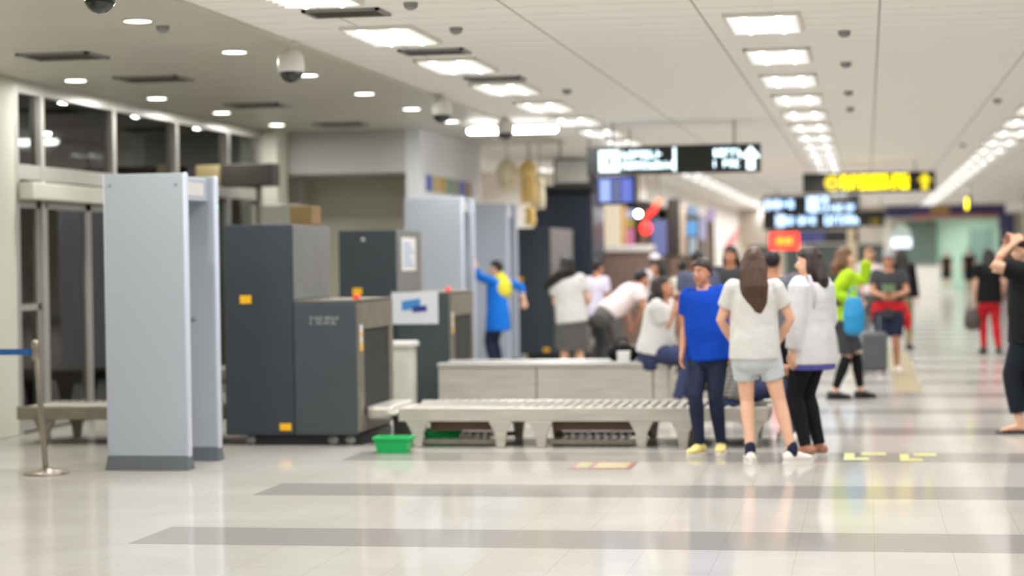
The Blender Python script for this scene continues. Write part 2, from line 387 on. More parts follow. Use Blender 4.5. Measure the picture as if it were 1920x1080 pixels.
# dome cameras
def dome(p, drop, lab):
    o = empty('dome_camera', p, lab, 'camera', 'dome cameras hung from the ceiling')
    MB().lathe([(.055, -.02), (.06, 0)], n=20).build('mount', WHITE, o, smooth=True)
    MB().lathe([(.022, -drop), (.022, -.02)], n=12).build('stem', WHITE, o, smooth=True)
    MB().lathe([(.104, -drop - .17), (.108, -drop - .12), (.104, -drop - .05), (.075, -drop - .012), (.03, -drop + .01)], n=28).build('housing', WHITE, o, smooth=True)
    MB().lathe([(.004, -drop - .255), (.04, -drop - .247), (.07, -drop - .225), (.09, -drop - .195), (.094, -drop - .165)], n=28).build('dome', mat('smoked_dome', (22, 26, 28), .08, spec=.8), o, smooth=True)
for (px, Y, drop, lab) in ((190, 11.3, .02, 'dome camera cut by the top edge of the view, black dome with white collar'), (547, 15.5, .06, 'white dome camera with black bubble hanging over the walk-through gates'), (828, 20.85, .05, 'white dome camera over the recess, in front of the grey beam'), (947, 24.4, .03, 'small dome camera in front of the pendant tube lamp')):
    q = at(px, 200, Y); dome((q.x, Y, CH - .0 if q.x > -4.45 else CH - .012), drop, lab)
# pendant tube
q0 = at(879, 246, 25.35); q1 = at(1043, 246, 25.35); tz = q0.z - CH
o = empty('tube_lamp', ((q0.x + q1.x) / 2, 25.35, CH), 'bare bright tube lamp under the ceiling behind the small dome camera', 'lamp')
hl = (q1.x - q0.x) / 2
bx(-hl, hl, -.04, .04, tz + .04, -.012).build('batten', WHITE, o)
MB().tube([(-hl + .02, 0, tz), (hl - .02, 0, tz)], [.042, .042], (0, 1, 0)).build('tube', emis('bare_tube', (255, 255, 252), 16), o, smooth=True)
for x in (-hl + .02, hl - .02): bx(x - .02, x + .02, -.03, .03, tz - .02, tz + .04).build('lamp_holder', WHITE, o)
def lit_box(name, lab, cat, px0, px1, py0, py1, Y, M, frame=None, depth=.08, pole=None):
    a = at((px0 + px1) / 2, (py0 + py1) / 2, Y); w_ = (px1 - px0) * Y / F; h_ = (py1 - py0) * Y / F
    o = empty(name, (a.x, Y, 0), lab, cat); z0, z1 = a.z - h_ / 2, a.z + h_ / 2
    bx(-w_ / 2 - .02, w_ / 2 + .02, 0, depth, z0 - .02, z1 + .02).build('casing', frame or BLACK, o, bevel=.008)
    bx(-w_ / 2, w_ / 2, -.012, 0, z0, z1).build('face', M, o)
    if pole == 'floor': bx(-.03, .03, depth * .3, depth * .3 + .05, 0, z0 - .02).build('post', MGREY, o); bx(-.2, .2, -.12, .2, 0, .02).build('foot_plate', MGREY, o)
    if pole == 'top':
        for x in (-w_ * .35, w_ * .35): MB().cyl((x, depth / 2, z1 + .01), (x, depth / 2, pole_top(a.x)), .012).build('hanger', MGREY, o)
    return o, w_, z0, z1
def pole_top(x): return CH
PINKW = emis('sign_pinkish_white', (255, 225, 220), 1.3); BLUEG = emis('screen_blue', (120, 175, 235), .9)
lit_box('lit_sign', 'small pinkish white lit sign outside, just above the nearest gate', 'sign', 284, 318, 296, 322, 28, PINKW, pole='floor')
lit_box('lit_sign', 'small pink lit sign outside, higher behind the glass', 'sign', 278, 312, 246, 262, 30, emis('sign_pink_dim', (230, 190, 185), .7), pole='floor')
lit_box('screen', 'pale blue screen outside, behind the glass beside the left pillar', 'screen', 32, 66, 307, 322, 25, BLUEG, pole='floor')
lit_box('screen', 'deep blue screen outside, behind the second pane of the glass front', 'screen', 170, 190, 295, 314, 25, emis('screen_deep_blue', (70, 120, 220), .8), pole='floor')
lit_box('lit_sign', 'pair of bright white lamps outside, seen through the sliding door', 'sign', 176, 188, 416, 440, 26, emis('white_lamp', (245, 255, 240), 3), pole='floor')

# ------------------------------------------------------------------ security gates
def gate(X0, X1, Y, H, lab, led=True):
    o = empty('metal_detector_gate', ((X0 + X1) / 2, Y, 0), lab, 'metal detector', 'walk-through metal detectors')
    w_ = (X1 - X0) / 2; T = .10
    for y in (0, .72):
        p = bx(-w_, w_ - .004, y, y + T, .10, H).build('side_panel', PANEL, o, bevel=.012)
        MB().tube([(w_ - .002, y + T / 2, .11), (w_ - .002, y + T / 2, H - .01)], [(.016, T / 2), (.016, T / 2)], n=10).build('edge_profile', PANELEDGE, p, smooth=True)
        MB().tube([(-w_, y + T / 2, .11), (-w_, y + T / 2, H - .01)], [(.012, T / 2), (.012, T / 2)], n=10).build('edge_profile', PANELEDGE, p, smooth=True)
        MB().add([(-w_ - .015, y - .03, 0), (w_ + .015, y - .03, 0), (w_ + .015, y + T + .03, 0), (-w_ - .015, y + T + .03, 0), (-w_, y - .004, .11), (w_, y - .004, .11), (w_, y + T + .004, .11), (-w_, y + T + .004, .11)],
                 [(3, 2, 1, 0), (4, 5, 6, 7), (0, 1, 5, 4), (1, 2, 6, 5), (2, 3, 7, 6), (3, 0, 4, 7)]).build('foot', BASEG, o, bevel=.004)
        sc = MB()
        for x in (-w_ + .05, w_ - .06): sc.cyl((x, y - .003, H - .09), (x, y + .002, H - .09), .012, 10)
        sc.build('screw', MGREY, p)
    h = bx(-w_ + .05, w_ - .05, T, .72, H - .2, H - .02).build('header', PANEL, o, bevel=.01)
    bx(w_ - .05, w_ - .045, T + .12, .6, H - .16, H - .06).build('display', mat('gate_display', (206, 202, 196), .4), h)
    if led: MB().ell((w_ - .005, .765, H - .24), (.022, .022, .03)).build('status_light', emis('green_led', (40, 235, 110), 2.0), o, smooth=True)
    MB().ell((w_ * .4, .712, 1.12), (.03, .012, .02)).build('indicator', MGREY, o, smooth=True)
gate(-5.68, -5.05, 14.58, 2.24, 'big grey walk-through metal detector gate nearest, beside the rope post')
gate(-5.78, -5.05, 25.2, 2.36, 'walk-through metal detector gate behind the second scanner', False)
gate(-5.78, -5.05, 28.5, 2.36, 'walk-through metal detector gate behind the person in the blue vest', False)

# ------------------------------------------------------------------ x-ray scanners
def glyphs(mb, x0, x1, z0, z1, y, rows=1, wr=.62, seed=1, d=.004, Mx=None):
    r = random.Random(seed); rh = (z1 - z0) / rows
    for k in range(rows):
        b = z0 + k * rh + rh * .12; t = b + rh * .76; h = t - b; x = x0
        while x < x1 - h * .4:
            if r.random() < .13: x += h * .5; continue
            cw = h * wr * r.uniform(.75, 1.1); s = h * .17
            segs = [(x, x + s, b, t)]
            if r.random() < .6: segs.append((x + cw - s, x + cw, b, b + h * r.choice((.55, 1))))
            for zz in (0, .42, .83):
                if r.random() < .6: segs.append((x, x + cw, b + zz * h, b + zz * h + s))
            for a in segs: mb.box(min(a[0], x1), min(a[1], x1), y - d, y, a[2], a[3], Mx)
            x += cw + h * .22
    return mb
def scanner(Y, dp, lab, poster=False, logo=True, X0=-5.4, Xm=-4.79, X1=-4.22, top=1.88, low=1.22):
    o = empty('luggage_scanner', (Xm, Y, 0), lab, 'x-ray scanner', 'luggage x-ray scanners')
    a, b = X0 - Xm, X1 - Xm
    bx(a, -.002, 0, dp, .09, top).build('tall_housing', DGREY2, o, bevel=.012)
    bx(0, .006, .02, dp - .02, low + .02, top - .01).build('side_cover', mat('side_cover_grey', (120, 121, 121), .4, .2, .08, 3), o)
    bx(.002, b - .02, 0, dp, .09, low).build('tunnel_housing', DGREY, o, bevel=.012)
    e = MB().box(b - .02, b + .005, 0, .15, .12, low - .01).box(b - .02, b + .005, dp - .15, dp, .12, low - .01).box(b - .02, b + .005, .15, dp - .15, .98, low - .01).box(b - .02, b + .005, .15, dp - .15, .12, .24)
    e.build('tunnel_frame', STEELD, o)
    bx(b - .018, b - .012, .15, dp - .15, .24, .98).build('tunnel_dark_sheet', BLACK, o)  # black sheet standing in for the shade inside the tunnel
    n = 9; wd = (dp - .3) / n
    for i in range(n): bx(b - .010, b - .004, .152 + i * wd, .148 + (i + 1) * wd, .33, .97).build('curtain_strip', RUBBER, o)
    bx(-.25 + a * .2, b + .0, .06, dp - .06, .0, .09).build('plinth', BLACK, o)
    for x in (a + .2, b - .25, b - .1):
        MB().cyl((x, .055, .045), (x, .095, .045), .045).build('caster', MGREY, o, smooth=True)
    top_trim = bx(.02, b, .0, dp, low, low + .012).build('top_trim', STEELD, o)
    MB().lathe([(.032, low + .012), (.032, low + .03), (.024, low + .05), (.004, low + .055)], (b - .08, .25), 16).build('emergency_button', ORANGE, o, smooth=True)
    l2 = MB()
    l2.box(b + .005, b + .008, .02, .10, .80, 1.02).build('warning_label', WHITE, o)
    l2 = MB().box(b + .008, b + .011, .02, .10, .80, .87).box(b + .008, b + .011, .03, .09, .92, .96); l2.build('warning_label', YELLOW, o)
    for (x, z, w_, h_) in ((a * .68, 1.21, .10, .07), (-.08, .13, .10, .06)):
        bx(x - w_ / 2, x + w_ / 2, -.006, 0, z, z + h_).build('warning_label', YELLOW, o, label='yellow label on the front')
    if logo:
        glyphs(MB(), b * .26, b * .70, low - .20, low - .12, 0, 2, .6, 44).build('maker_mark', mat('grey_print', (170, 172, 172), .5), o)
    bx(b, b + .24, .2, dp - .2, .2, .32).build('belt_outlet', STEEL, o, bevel=.03)
    return o
scanner(16.58, 1.22, 'dark slate luggage x-ray scanner right behind the nearest metal detector gate')
s2 = scanner(20.42, 1.2, 'dark luggage x-ray scanner with a white poster on its low front', logo=False)
s3 = scanner(30.8, 2.4, 'tall dark luggage x-ray scanner farthest back, beside the third gate', logo=False, X0=-5.5, top=2.04)
tag(MB().ell((0, 0, 0), (.022, .01, .022)).build('lock', mat('chrome', (220, 220, 220), .2, 1)), None).parent = s2
bpy.data.objects['lock'].location = (-.35, 0, 1.78)
# notice on the side of the second scanner
nt_ = bx(.006, .012, .22, .88, 1.45, 1.80).build('notice', WHITE, s2, bevel=.002)
pr = MB()
for k in range(6): pr.box(.012, .014, .30, .80 - (k % 3) * .1, 1.50 + k * .045, 1.52 + k * .045)
pr.build('notice_print', mat('blue_grey_print', (120, 150, 200), .6), nt_)
# poster
p0 = at(735, 608, 20.4); p1 = at(821, 547, 20.4)
o = empty('poster', (p0.x, 20.41, p0.z), 'white poster with a blue picture on the low front of the second scanner', 'poster')
pw, ph = p1.x - p0.x, p1.z - p0.z
bx(0, pw, -.014, 0, 0, ph).build('sheet', mat('poster_paper', (212, 214, 220), .5, var=.01), o)
pm = MB().prism([(pw * .22, ph * .72), (pw * .62, ph * .80), (pw * .62, ph * .5), (pw * .22, ph * .42)], -.017, -.014)
pm.build('picture', mat('poster_blue', (60, 130, 195), .5), o)
MB().prism([(pw * .45, ph * .55), (pw * .76, ph * .58), (pw * .76, ph * .40), (pw * .45, ph * .36)], -.019, -.016).build('picture', mat('poster_navy', (40, 55, 130), .5), o)
# cardboard box on first scanner
o = empty('cardboard_box', (-5.0, 17.25, 1.88), 'brown cardboard box on top of the tall part of the nearest scanner', 'box')
bx(0, .2, 0, .3, 0, .17).build('carton', CARTON, o, bevel=.006); bx(.085, .115, -.002, .302, .168, .173).build('packing_tape', mat('tape', (190, 165, 110), .4), o)

# ------------------------------------------------------------------ conveyors
def roller_table(x0, x1, y0, y1, z, name, lab, legs, low=True, pitch=.083, STEEL=None):
    STEEL = STEEL or globals()['STEEL']
    o = empty(name, (x0, y0, 0), lab, 'conveyor', 'luggage conveyors')
    L, D = x1 - x0, y1 - y0
    for y in (0, D - .04): bx(0, L, y, y + .04, z - .11, z + .005).build('side_rail', STEEL, o, bevel=.008)
    for x in (0, L - .04): bx(x, x + .04, .04, D - .04, z - .11, z - .03).build('end_rail', STEEL, o)
    n = int((L - .1) / pitch); proto_ = None
    for i in range(n):
        x = .07 + i * pitch
        if proto_ is None: proto_ = MB().tube([(0, .03, 0), (0, D - .03, 0)], [.024, .024], (1, 0, 0), 10, False).build('roller', mat('roller_steel', (168, 163, 154), .4, .3), o, smooth=True); r = proto_
        else: r = proto_.copy(); COL.objects.link(r)
        r.parent = o; r.location = (x, 0, z - .022)
    bx(.04, L - .04, .05, D - .05, z - .10, z - .07).build('tray', mat('rail_shadow_grey', (84, 82, 78), .6), o)  # tray coloured dark for the shade in the gaps between rollers
    for x in legs:
        for y in (.0, D - .05):
            g = MB().prism([(x - .1, z - .11), (x + .1, z - .11), (x + .05, .12), (x + .035, 0), (x - .035, 0), (x - .05, .12)], y + .005, y + .045)
            g.build('leg', STEEL, o, bevel=.006)
    if low:
        for a, b in zip(legs[:-1], legs[1:]):
            if b - a < .6: continue
            bx(a + .08, b - .08, .14, .17, .13, z - .10).build('back_board', BROWN, o)
            s = MB()
            nn = int((b - a - .16) / .07)
            for i in range(nn): xx = a + .08 + i * .07; s.box(xx, xx + .03, .08, D - .12, .035, .05)
            s.box(a, b, .05, .08, .025, .065).box(a, b, D - .14, D - .11, .025, .065)
            s.build('lower_rack', STEELD, o)
    return o
roller_table(-3.86, -.80, 16.46, 17.40, .325, 'roller_conveyor', 'low steel roller conveyor with gusseted legs, from the nearest scanner to the standing group', [.16, .86, 1.2, 2.03, 2.37, 2.93])
bx(-3.975, -3.87, 16.5, 17.36, .26, .30).build('conveyor_bridge_plate', STEEL, None, bevel=.02)
tag(bpy.data.objects['conveyor_bridge_plate'], 'grey bridge plate between the nearest scanner outlet and the roller conveyor', 'conveyor plate')
for zz in (0,):
    bx(-3.94, -3.90, 16.6, 17.26, 0, .265).build('stand', BLACK, bpy.data.objects['conveyor_bridge_plate'])
roller_table(-8.0 + .7, -5.42, 16.6, 17.38, .33, 'roller_conveyor', 'low steel infeed conveyor at left, leading into the nearest scanner', [.25, 1.05, 1.55], False, STEEL=STEELD)
o = roller_table(-7.35, -5.5, 20.45, 21.2, .44, 'roller_conveyor', 'infeed conveyor at left by the sliding door, partly hidden by the nearest gate', [.3, 1.0, 1.6], False, STEEL=STEELD)
# second conveyor with steel side panels
xa, xb = -4.21, at(1252, 700, 19.72).x
o = empty('belt_conveyor', (xa, 19.72, 0), 'steel belt conveyor with closed side panels behind the roller conveyor', 'conveyor', 'luggage conveyors')
L = xb - xa
for k, (a, b) in enumerate(((0, L * .43), (L * .43 + .01, L - .15), (L - .14, L))): bx(a, b, 0, .03, .1, .50).build('side_panel', STEEL, o, bevel=.006); bx(a, b, .59, .62, .1, .50).build('side_panel', STEEL, o, bevel=.006)
bx(-.01, L + .01, -.02, .1, .49, .535).build('top_rail', ALU, o, bevel=.01); bx(-.01, L + .01, .52, .64, .49, .535).build('top_rail', ALU, o, bevel=.01)
bx(0, L, .1, .52, .46, .52).build('belt', RUBBER, o); bx(L - .02, L, .03, .59, .1, .45).build('end_plate', STEEL, o)
for x in (.1, L * .43, L - .12):
    for y in .02 and (.02, .56): bx(x - .03, x + .03, y, y + .04, 0, .1).build('leg', STEELD, o)

# ------------------------------------------------------------------ small things on the floor
def basket(x, y, lab, rz=0):
    o = empty('plastic_basket', (x, y, 0), lab, 'basket', 'green plastic baskets', rz)
    a, b, h, t = .145, .10, .125, .008
    w0 = .82
    def ringv(k, z): return [(-a * k, -b * k, z), (a * k, -b * k, z), (a * k, b * k, z), (-a * k, b * k, z)]
    vs = ringv(w0, .0) + ringv(1, h) + ringv(.95, h) + ringv(w0 - .04, t)
    fs = [(3, 2, 1, 0), (12, 13, 14, 15)]
    for r in range(3):
        for i in range(4): fs.append((r * 4 + i, r * 4 + (i + 1) % 4, r * 4 + 4 + (i + 1) % 4, r * 4 + 4 + i))
    MB().add(vs, fs).build('tub', GREEN, o)
    r = MB().box(-a - .01, a + .01, -b - .012, -b + .004, h - .015, h + .006).box(-a - .01, a + .01, b - .004, b + .012, h - .015, h + .006).box(-a - .012, -a + .004, -b, b, h - .015, h + .006).box(a - .004, a + .012, -b, b, h - .015, h + .006)
    r.build('rim', GREEN, o, bevel=.003)
basket(-3.80, 16.03, 'bright green plastic basket on the floor in front of the conveyor outlet')
basket(-3.56, 16.78, 'green plastic basket behind the first leg of the roller conveyor', .4)
# waste bin
b0 = at(757, 640, 19.7)
o = empty('waste_bin', (b0.x, 19.6, 0), 'pale waste bin with a flat lid in front of the second scanner', 'bin')
MB().box(-.125, .125, -.12, .12, .0, .72).build('body', mat('bin_plastic', (196, 193, 184), .5), o, bevel=.02)
bx(-.15, .15, -.15, .15, .70, .76).build('lid', mat('bin_lid', (208, 206, 198), .5), o, bevel=.02)
# rope post
sp = fl(86, 889)
POSTM = mat('post_steel', (158, 148, 136), .28, .85)
def stanchion(x, y, lean, lab):
    o = empty('rope_post', (x, y, 0), lab, 'rope post')
    MB().lathe([(.165, 0), (.165, .012), (.15, .022), (.06, .035), (.03, .05)], n=32).build('base', POSTM, o, smooth=True)
    t = V3((lean, 0, .96)); MB().tube([(0, 0, .03), t], [.022, .02], n=16).build('pole', POSTM, o, smooth=True)
    MB().tube([t - V3((0, 0, .09)), t + V3((0, 0, .02))], [.03, .03], n=16).build('belt_head', POSTM, o, smooth=True)
    return t + V3((x, y, 0))
ta = stanchion(sp.x, sp.y, -.062, 'leaning steel rope post with blue belt at far left')
tb = V3((-7.5, 14.2, .97)); stanchion(-7.5, 14.2, 0, 'steel rope post out of view that holds the other end of the blue belt')
mb = MB(); mb.add([tb + V3((.03, 0, -.07)), ta + V3((-.03, 0, -.07)), ta + V3((-.03, 0, -.025)), tb + V3((.03, 0, -.025)), tb + V3((.03, .004, -.07)), ta + V3((-.03, .004, -.07)), ta + V3((-.03, .004, -.025)), tb + V3((.03, .004, -.025))], [(0, 1, 2, 3), (7, 6, 5, 4), (0, 4, 5, 1), (2, 6, 7, 3), (0, 3, 7, 4), (1, 5, 6, 2)])
tag(mb.build('barrier_belt', cloth('belt_blue', (44, 92, 150))), 'blue barrier belt stretched from the leaning rope post', 'belt')
# floor stickers
q = fl(1132, 873)
o = empty('floor_sticker', (q.x, q.y, .001), 'red and yellow floor sticker before the roller conveyor', 'floor sticker')
bx(-.23, .23, -.25, .25, 0, .002).build('border', mat('sticker_red', (140, 78, 74), .4), o)
bx(-.06, .19, -.19, .19, .002, .003).build('print', mat('sticker_yellow', (172, 158, 112), .4), o); bx(-.2, -.1, -.19, .19, .002, .003).build('print', mat('sticker_green', (150, 150, 90), .4), o)
for px, py, w_, lab in ((1622, 856, .16, 'left one of two yellow footprint marks on the floor right of the group'), (1722, 858, .14, 'right one of two yellow footprint marks on the floor right of the group')):
    q = fl(px, py); mb = MB(); mb.box(-w_, w_ * .2, -.28, -.12, 0, .002).box(-w_ * .2, w_, .1, .3, 0, .002).box(-w_, -w_ * .5, -.1, .25, 0, .002)
    o = mb.build('floor_marking', mat('floor_yellow', (205, 200, 130), .3)); o.location = (q.x, q.y, .001); tag(o, lab, 'floor marking', 'yellow marks on the floor')
tag(MB().add([(.30, 23.2, .003), (.62, 23.2, .003), (.62, 33, .003), (.30, 33, .003)], [(0, 1, 2, 3)]).build('guide_strip', mat('guide_strip', (150, 138, 106), .4)), 'khaki guide strip on the floor beside the grey suitcase', 'floor strip')

# ------------------------------------------------------------------ hanging signs
SIGNB = mat('sign_black', (30, 30, 31), .4); SW = emis('sign_white', (225, 250, 255), 2.2); SY = emis('sign_yellow', (255, 228, 0), 1.1); SYL = emis('sign_yellow_lettering', (255, 228, 0), 4.5); SWL = emis('sign_white_lettering', (215, 245, 255), 3.6); SBL = emis('sign_bluewhite_lettering', (180, 215, 255), 3.6); SB = emis('sign_bluewhite', (190, 220, 255), 2.0)
def hang_sign(px0, px1, py0, py1, Y, lab, cat='sign', depth=.16, name='hanging_sign'):
    a = at(px0, (py0 + py1) / 2, Y); b = at(px1, (py0 + py1) / 2, Y); z = (a.z + b.z) / 2; h_ = (py1 - py0) * Y / F; w_ = b.x - a.x
    o = empty(name, (a.x, Y, z - h_ / 2), lab, cat)
    bx(0, w_, 0, depth, 0, h_).build('sign_box', SIGNB, o, bevel=.008)
    top = CH - (z - h_ / 2)
    for x in (w_ * .15, w_ * .85):
        if top - h_ > .02: MB().cyl((x, depth / 2, h_ - .01), (x, depth / 2, top), .014).build('hanger_rod', MGREY, o)
    return o, w_, h_
def arrow(mb, x, z, s, y):      # upward arrow
    mb.prism([(x, z + s), (x + s * .85, z + s * .0), (x + s * .36, z + s * .0), (x + s * .36, z - s), (x - s * .36, z - s), (x - s * .36, z + s * .0), (x - s * .85, z + s * .0)], y - .006, y); return mb
def person_icon(mb, x, z, s, y):
    n = 14; mb.prism([(x + .2 * s * math.cos(2 * math.pi * i / n), z + .62 * s + .2 * s * math.sin(2 * math.pi * i / n)) for i in range(n)], y - .006, y)
    mb.prism([(x - .3 * s, z + .35 * s), (x + .3 * s, z + .35 * s), (x + .2 * s, z - .25 * s), (x + .12 * s, z - .9 * s), (x - .12 * s, z - .9 * s), (x - .2 * s, z - .25 * s)], y - .006, y); return mb
o, w_, h_ = hang_sign(1100, 1426, 272, 325, 26, 'large black hanging sign with white lit lettering and an up arrow')
pl = bx(.16, .43, -.006, 0, h_ * .1, h_ * .86).build('pictogram_plate', SW, o); person_icon(MB(), .295, h_ * .48, h_ * .3, -.006).build('pictogram', SIGNB, pl)
glyphs(MB(), .47, 1.0, h_ * .52, h_ * .86, 0, 1, .6, 2, .006).build('lettering', SWL, o); glyphs(MB(), .47, 1.14, h_ * .14, h_ * .47, 0, 1, .6, 3, .006).build('lettering', SWL, o)
bx(1.12, 1.155, -.006, 0, h_ * .08, h_ * .92).build('divider', SW, o)
glyphs(MB(), 1.64, 1.99, h_ * .52, h_ * .86, 0, 1, .6, 4, .006).build('lettering', SWL, o); glyphs(MB(), 1.64, 1.99, h_ * .14, h_ * .47, 0, 1, .6, 5, .006).build('lettering', SWL, o)
arrow(MB(), 2.11, h_ * .5, h_ * .42, 0).build('arrow', SW, o)
o, w_, h_ = hang_sign(1505, 1754, 323, 360, 39.0, 'black hanging sign with one line of yellow lettering and a yellow arrow')
n = 20; pl = MB().prism([(.56 + .15 * math.cos(2 * math.pi * i / n), h_ * .5 + .15 * math.sin(2 * math.pi * i / n)) for i in range(n)], -.006, 0).build('pictogram_plate', SY, o); person_icon(MB(), .56, h_ * .48, h_ * .26, -.006).build('pictogram', SIGNB, pl)
glyphs(MB(), .73, 2.05, h_ * .5, h_ * .92, 0, 1, .55, 12, .006).build('lettering', SYL, o); glyphs(MB(), .73, 2.05, h_ * .1, h_ * .5, 0, 1, .55, 13, .006).build('lettering', SYL, o)
arrow(MB(), 2.28, h_ * .5, h_ * .44, 0).build('arrow', SY, o)
o, w_, h_ = hang_sign(1430, 1612, 366, 430, 53, 'two-row black sign with bluish white lettering beneath the yellow one', depth=.2)
for x in (.14, .36):
    pl = MB().prism([(x + .1 * math.cos(2 * math.pi * i / n), h_ * .74 + .14 * math.sin(2 * math.pi * i / n)) for i in range(n)], -.006, 0).build('pictogram_plate', SB, o)
for k, (a, b, c, e) in enumerate(((.5, .92, .6, .9), (1.15, 1.85, .72, .98), (1.15, 2.45, .5, .72), (.5, 1.45, .12, .42), (1.6, 2.5, .1, .42))):
    glyphs(MB(), a, b, h_ * c, h_ * e, 0, 1, .6, 20 + k, .006).build('lettering', SBL, o)
bx(1.15, 1.4, -.006, 0, h_ * .52, h_ * .94).build('pictogram_plate', SB, o)
bx(.34, .56, -.006, 0, h_ * .1, h_ * .44).build('pictogram_plate', SB, o)
o, w_, h_ = hang_sign(1612, 1659, 395, 424, 62, 'small dark sign with faint yellow lettering beside the bluish sign')
glyphs(MB(), .2, .6, h_ * .15, h_ * .5, 0, 1, .6, 31, .006).build('lettering', mat('dim_yellow', (190, 170, 20), .5, emit=(200, 180, 0), es=.25), o)
o, w_, h_ = hang_sign(1440, 1610, 432, 456, 62, 'dark lower sign board with a blue panel, below the bluish sign')
bx(.9, 1.7, -.006, 0, .02, h_ - .02).build('blue_panel', emis('panel_blue', (40, 60, 170), .35), o)
# small projecting sign at the right
o, w_, h_ = hang_sign(1811, 1821, 365, 398, 50, 'narrow black sign with a yellow mark at right, hung edge on', depth=.6)
bx(-.006, .05, -.006, 0, .08, h_ - .08).build('lettering', SYL, o)
# flight information screen
o, w_, h_ = hang_sign(1117, 1192, 329, 384, 27.2, 'blue flight information screen beneath the large black sign', 'screen', .1, 'information_screen')
bx(.03, w_ - .03, -.006, 0, .03, h_ - .03).build('display', emis('screen_blue2', (75, 95, 200), .75), o)
t = MB(); 
for k in range(9): z = .05 + k * (h_ - .1) / 9; t.box(.06, .2, -.009, -.006, z, z + .022)
t.build('text_rows', emis('screen_text', (190, 215, 255), 1.0), o)
t = MB()
for k in range(9): z = .05 + k * (h_ - .1) / 9; t.box(.25, .32, -.009, -.006, z, z + .02)
t.build('text_rows', emis('screen_text2', (150, 160, 90), .6), o)
t = MB()
for k in range(9): z = .05 + k * (h_ - .1) / 9; t.box(.36, .48, -.009, -.006, z, z + .018)
t.build('text_rows', emis('screen_text3', (130, 150, 240), .9), o)
# back of a hung monitor left of the sign
o, w_, h_ = hang_sign(1038, 1116, 296, 350, 29, 'grey-faced hung monitor with dark frame left of the blue screen', 'screen', .12, 'hung_monitor')
bx(.03, w_ - .1, -.006, 0, .06, h_ - .03).build('display', mat('screen_sheen_grey', (150, 145, 135), .3), o)  # switched-off screen coloured grey for the light it reflects
# red clock board
o, w_, z0, z1 = lit_box('clock_board', 'red glowing board with yellow digits on a post above the crowd', 'clock', 1444, 1497, 437, 467, 44, emis('clock_red', (255, 40, 22), 3.5), pole='floor')
g = MB()
for x in (-.13, -.05, .05, .13): 
    for zz in (.36, .5, .64): g.box(x - .025, x + .025, -.018, -.012, z0 + (z1 - z0) * zz - .012, z0 + (z1 - z0) * zz + .012)
    g.box(x - .025, x - .012, -.018, -.012, z0 + (z1 - z0) * .36, z0 + (z1 - z0) * .64).box(x + .012, x + .025, -.018, -.012, z0 + (z1 - z0) * .36, z0 + (z1 - z0) * .64)
g.build('digits', emis('clock_yellow', (255, 160, 0), 4.0), o)

# ------------------------------------------------------------------ gold decoration hung by the third gate
def lantern(px, py, Y, r, h_, Mx, lab, tail):
    q = at(px, py, Y); o = empty('paper_lantern', (q.x, Y, q.z), lab, 'lantern', 'hanging gold decorations')
    n = 9; prof = [(max(.02, r * math.sin(math.pi * i / n) ** .7), -h_ * (1 - i / n)) for i in range(n + 1)]
    MB().lathe(prof, n=14).build('shade', Mx, o)
    MB().cyl((0, 0, 0), (0, 0, CH - q.z), .006).build('cord', STEELD, o)
    if tail:
        t = MB()
        for k in range(10):
            a = 2 * math.pi * k / 10; t.tube([(r * .6 * math.cos(a), r * .6 * math.sin(a), -h_ * .9), (r * .7 * math.cos(a), r * .7 * math.sin(a), -h_ - tail * .5), (r * .75 * math.cos(a), r * .75 * math.sin(a), -h_ - tail)], [.022, .026, .012], n=6)
        t.build('tassel', Mx, o)
GOLD = mat('gold_paper', (240, 208, 132), .5, 0, .12); CRM = mat('cream_paper', (246, 236, 206), .55, 0, .05)
lantern(950, 296, 29.7, .17, .42, CRM, 'round cream paper lantern hanging left of the gold ones', .05)
lantern(990, 298, 29.6, .14, .34, GOLD, 'gold paper lantern with long tassels hanging by the third gate', .32)
lantern(1012, 330, 29.9, .08, .2, CRM, 'slim cream paper lantern with tassels at the right of the gold ones', .28)
lantern(994, 385, 30.2, .09, .16, GOLD, 'small low gold paper lantern below the tasselled one', .14)

# poster strip on the pale block wall
o = empty('notice_strip', (-5.747, 26.3, 2.48), 'row of small coloured notices on the pale wall behind the second gate', 'notices')
for k in range(7):
    c = ((90, 110, 190), (200, 180, 120), (190, 160, 90), (120, 160, 140), (150, 150, 120), (90, 120, 200), (180, 150, 110))[k]
    bx(0, .006, k * .45, k * .45 + .38, 0, .22).build('notice', mat('notice_%d' % k, c, .5), o)
# pole monitor at the back left
q = at(462, 328, 22.5)
o = empty('pole_monitor', (q.x, 22.5, 0), 'dark wide monitor box on a pole beside the glass front', 'monitor')
bx(-.31, .31, 0, .3, q.z - .13, q.z + .13).build('monitor_case', mat('dark_brown_case', (52, 46, 40), .5), o, bevel=.01); MB().cyl((.1, .15, 0), (.1, .15, q.z - .12), .035).build('pole', STEELD, o); bx(-.62, -.33, .02, .28, q.z - .10, q.z + .12).build('junction_box', mat('tan_box', (150, 134, 96), .6), o, bevel=.01, label='tan box at the side'); bx(-.1, .3, -.05, .35, 0, .03).build('foot', STEELD, o)
q = at(400, 316, 22.5)
o = empty('cardboard_box', (q.x - .02, 22.6, bpy.data.objects['pole_monitor'].location.z), 'x', 'box')
bpy.data.objects.remove(o)
o = empty('grey_locker', (-7.0, 23.5, 0), 'grey locker behind the nearest scanner, below the pole monitor', 'locker')
bx(-.3, .3, 0, .5, .05, 2.25).build('body', mat('locker_grey', (150, 148, 138), .5), o, bevel=.01); bx(-.27, .27, -.012, 0, .1, 2.2).build('door', mat('locker_grey', (150, 148, 138), .5), o); bx(.2, .22, -.03, -.012, 1.1, 1.25).build('handle', STEELD, o)
bx(-.3, .3, .02, .48, 0, .05).build('base', BLACK, o)

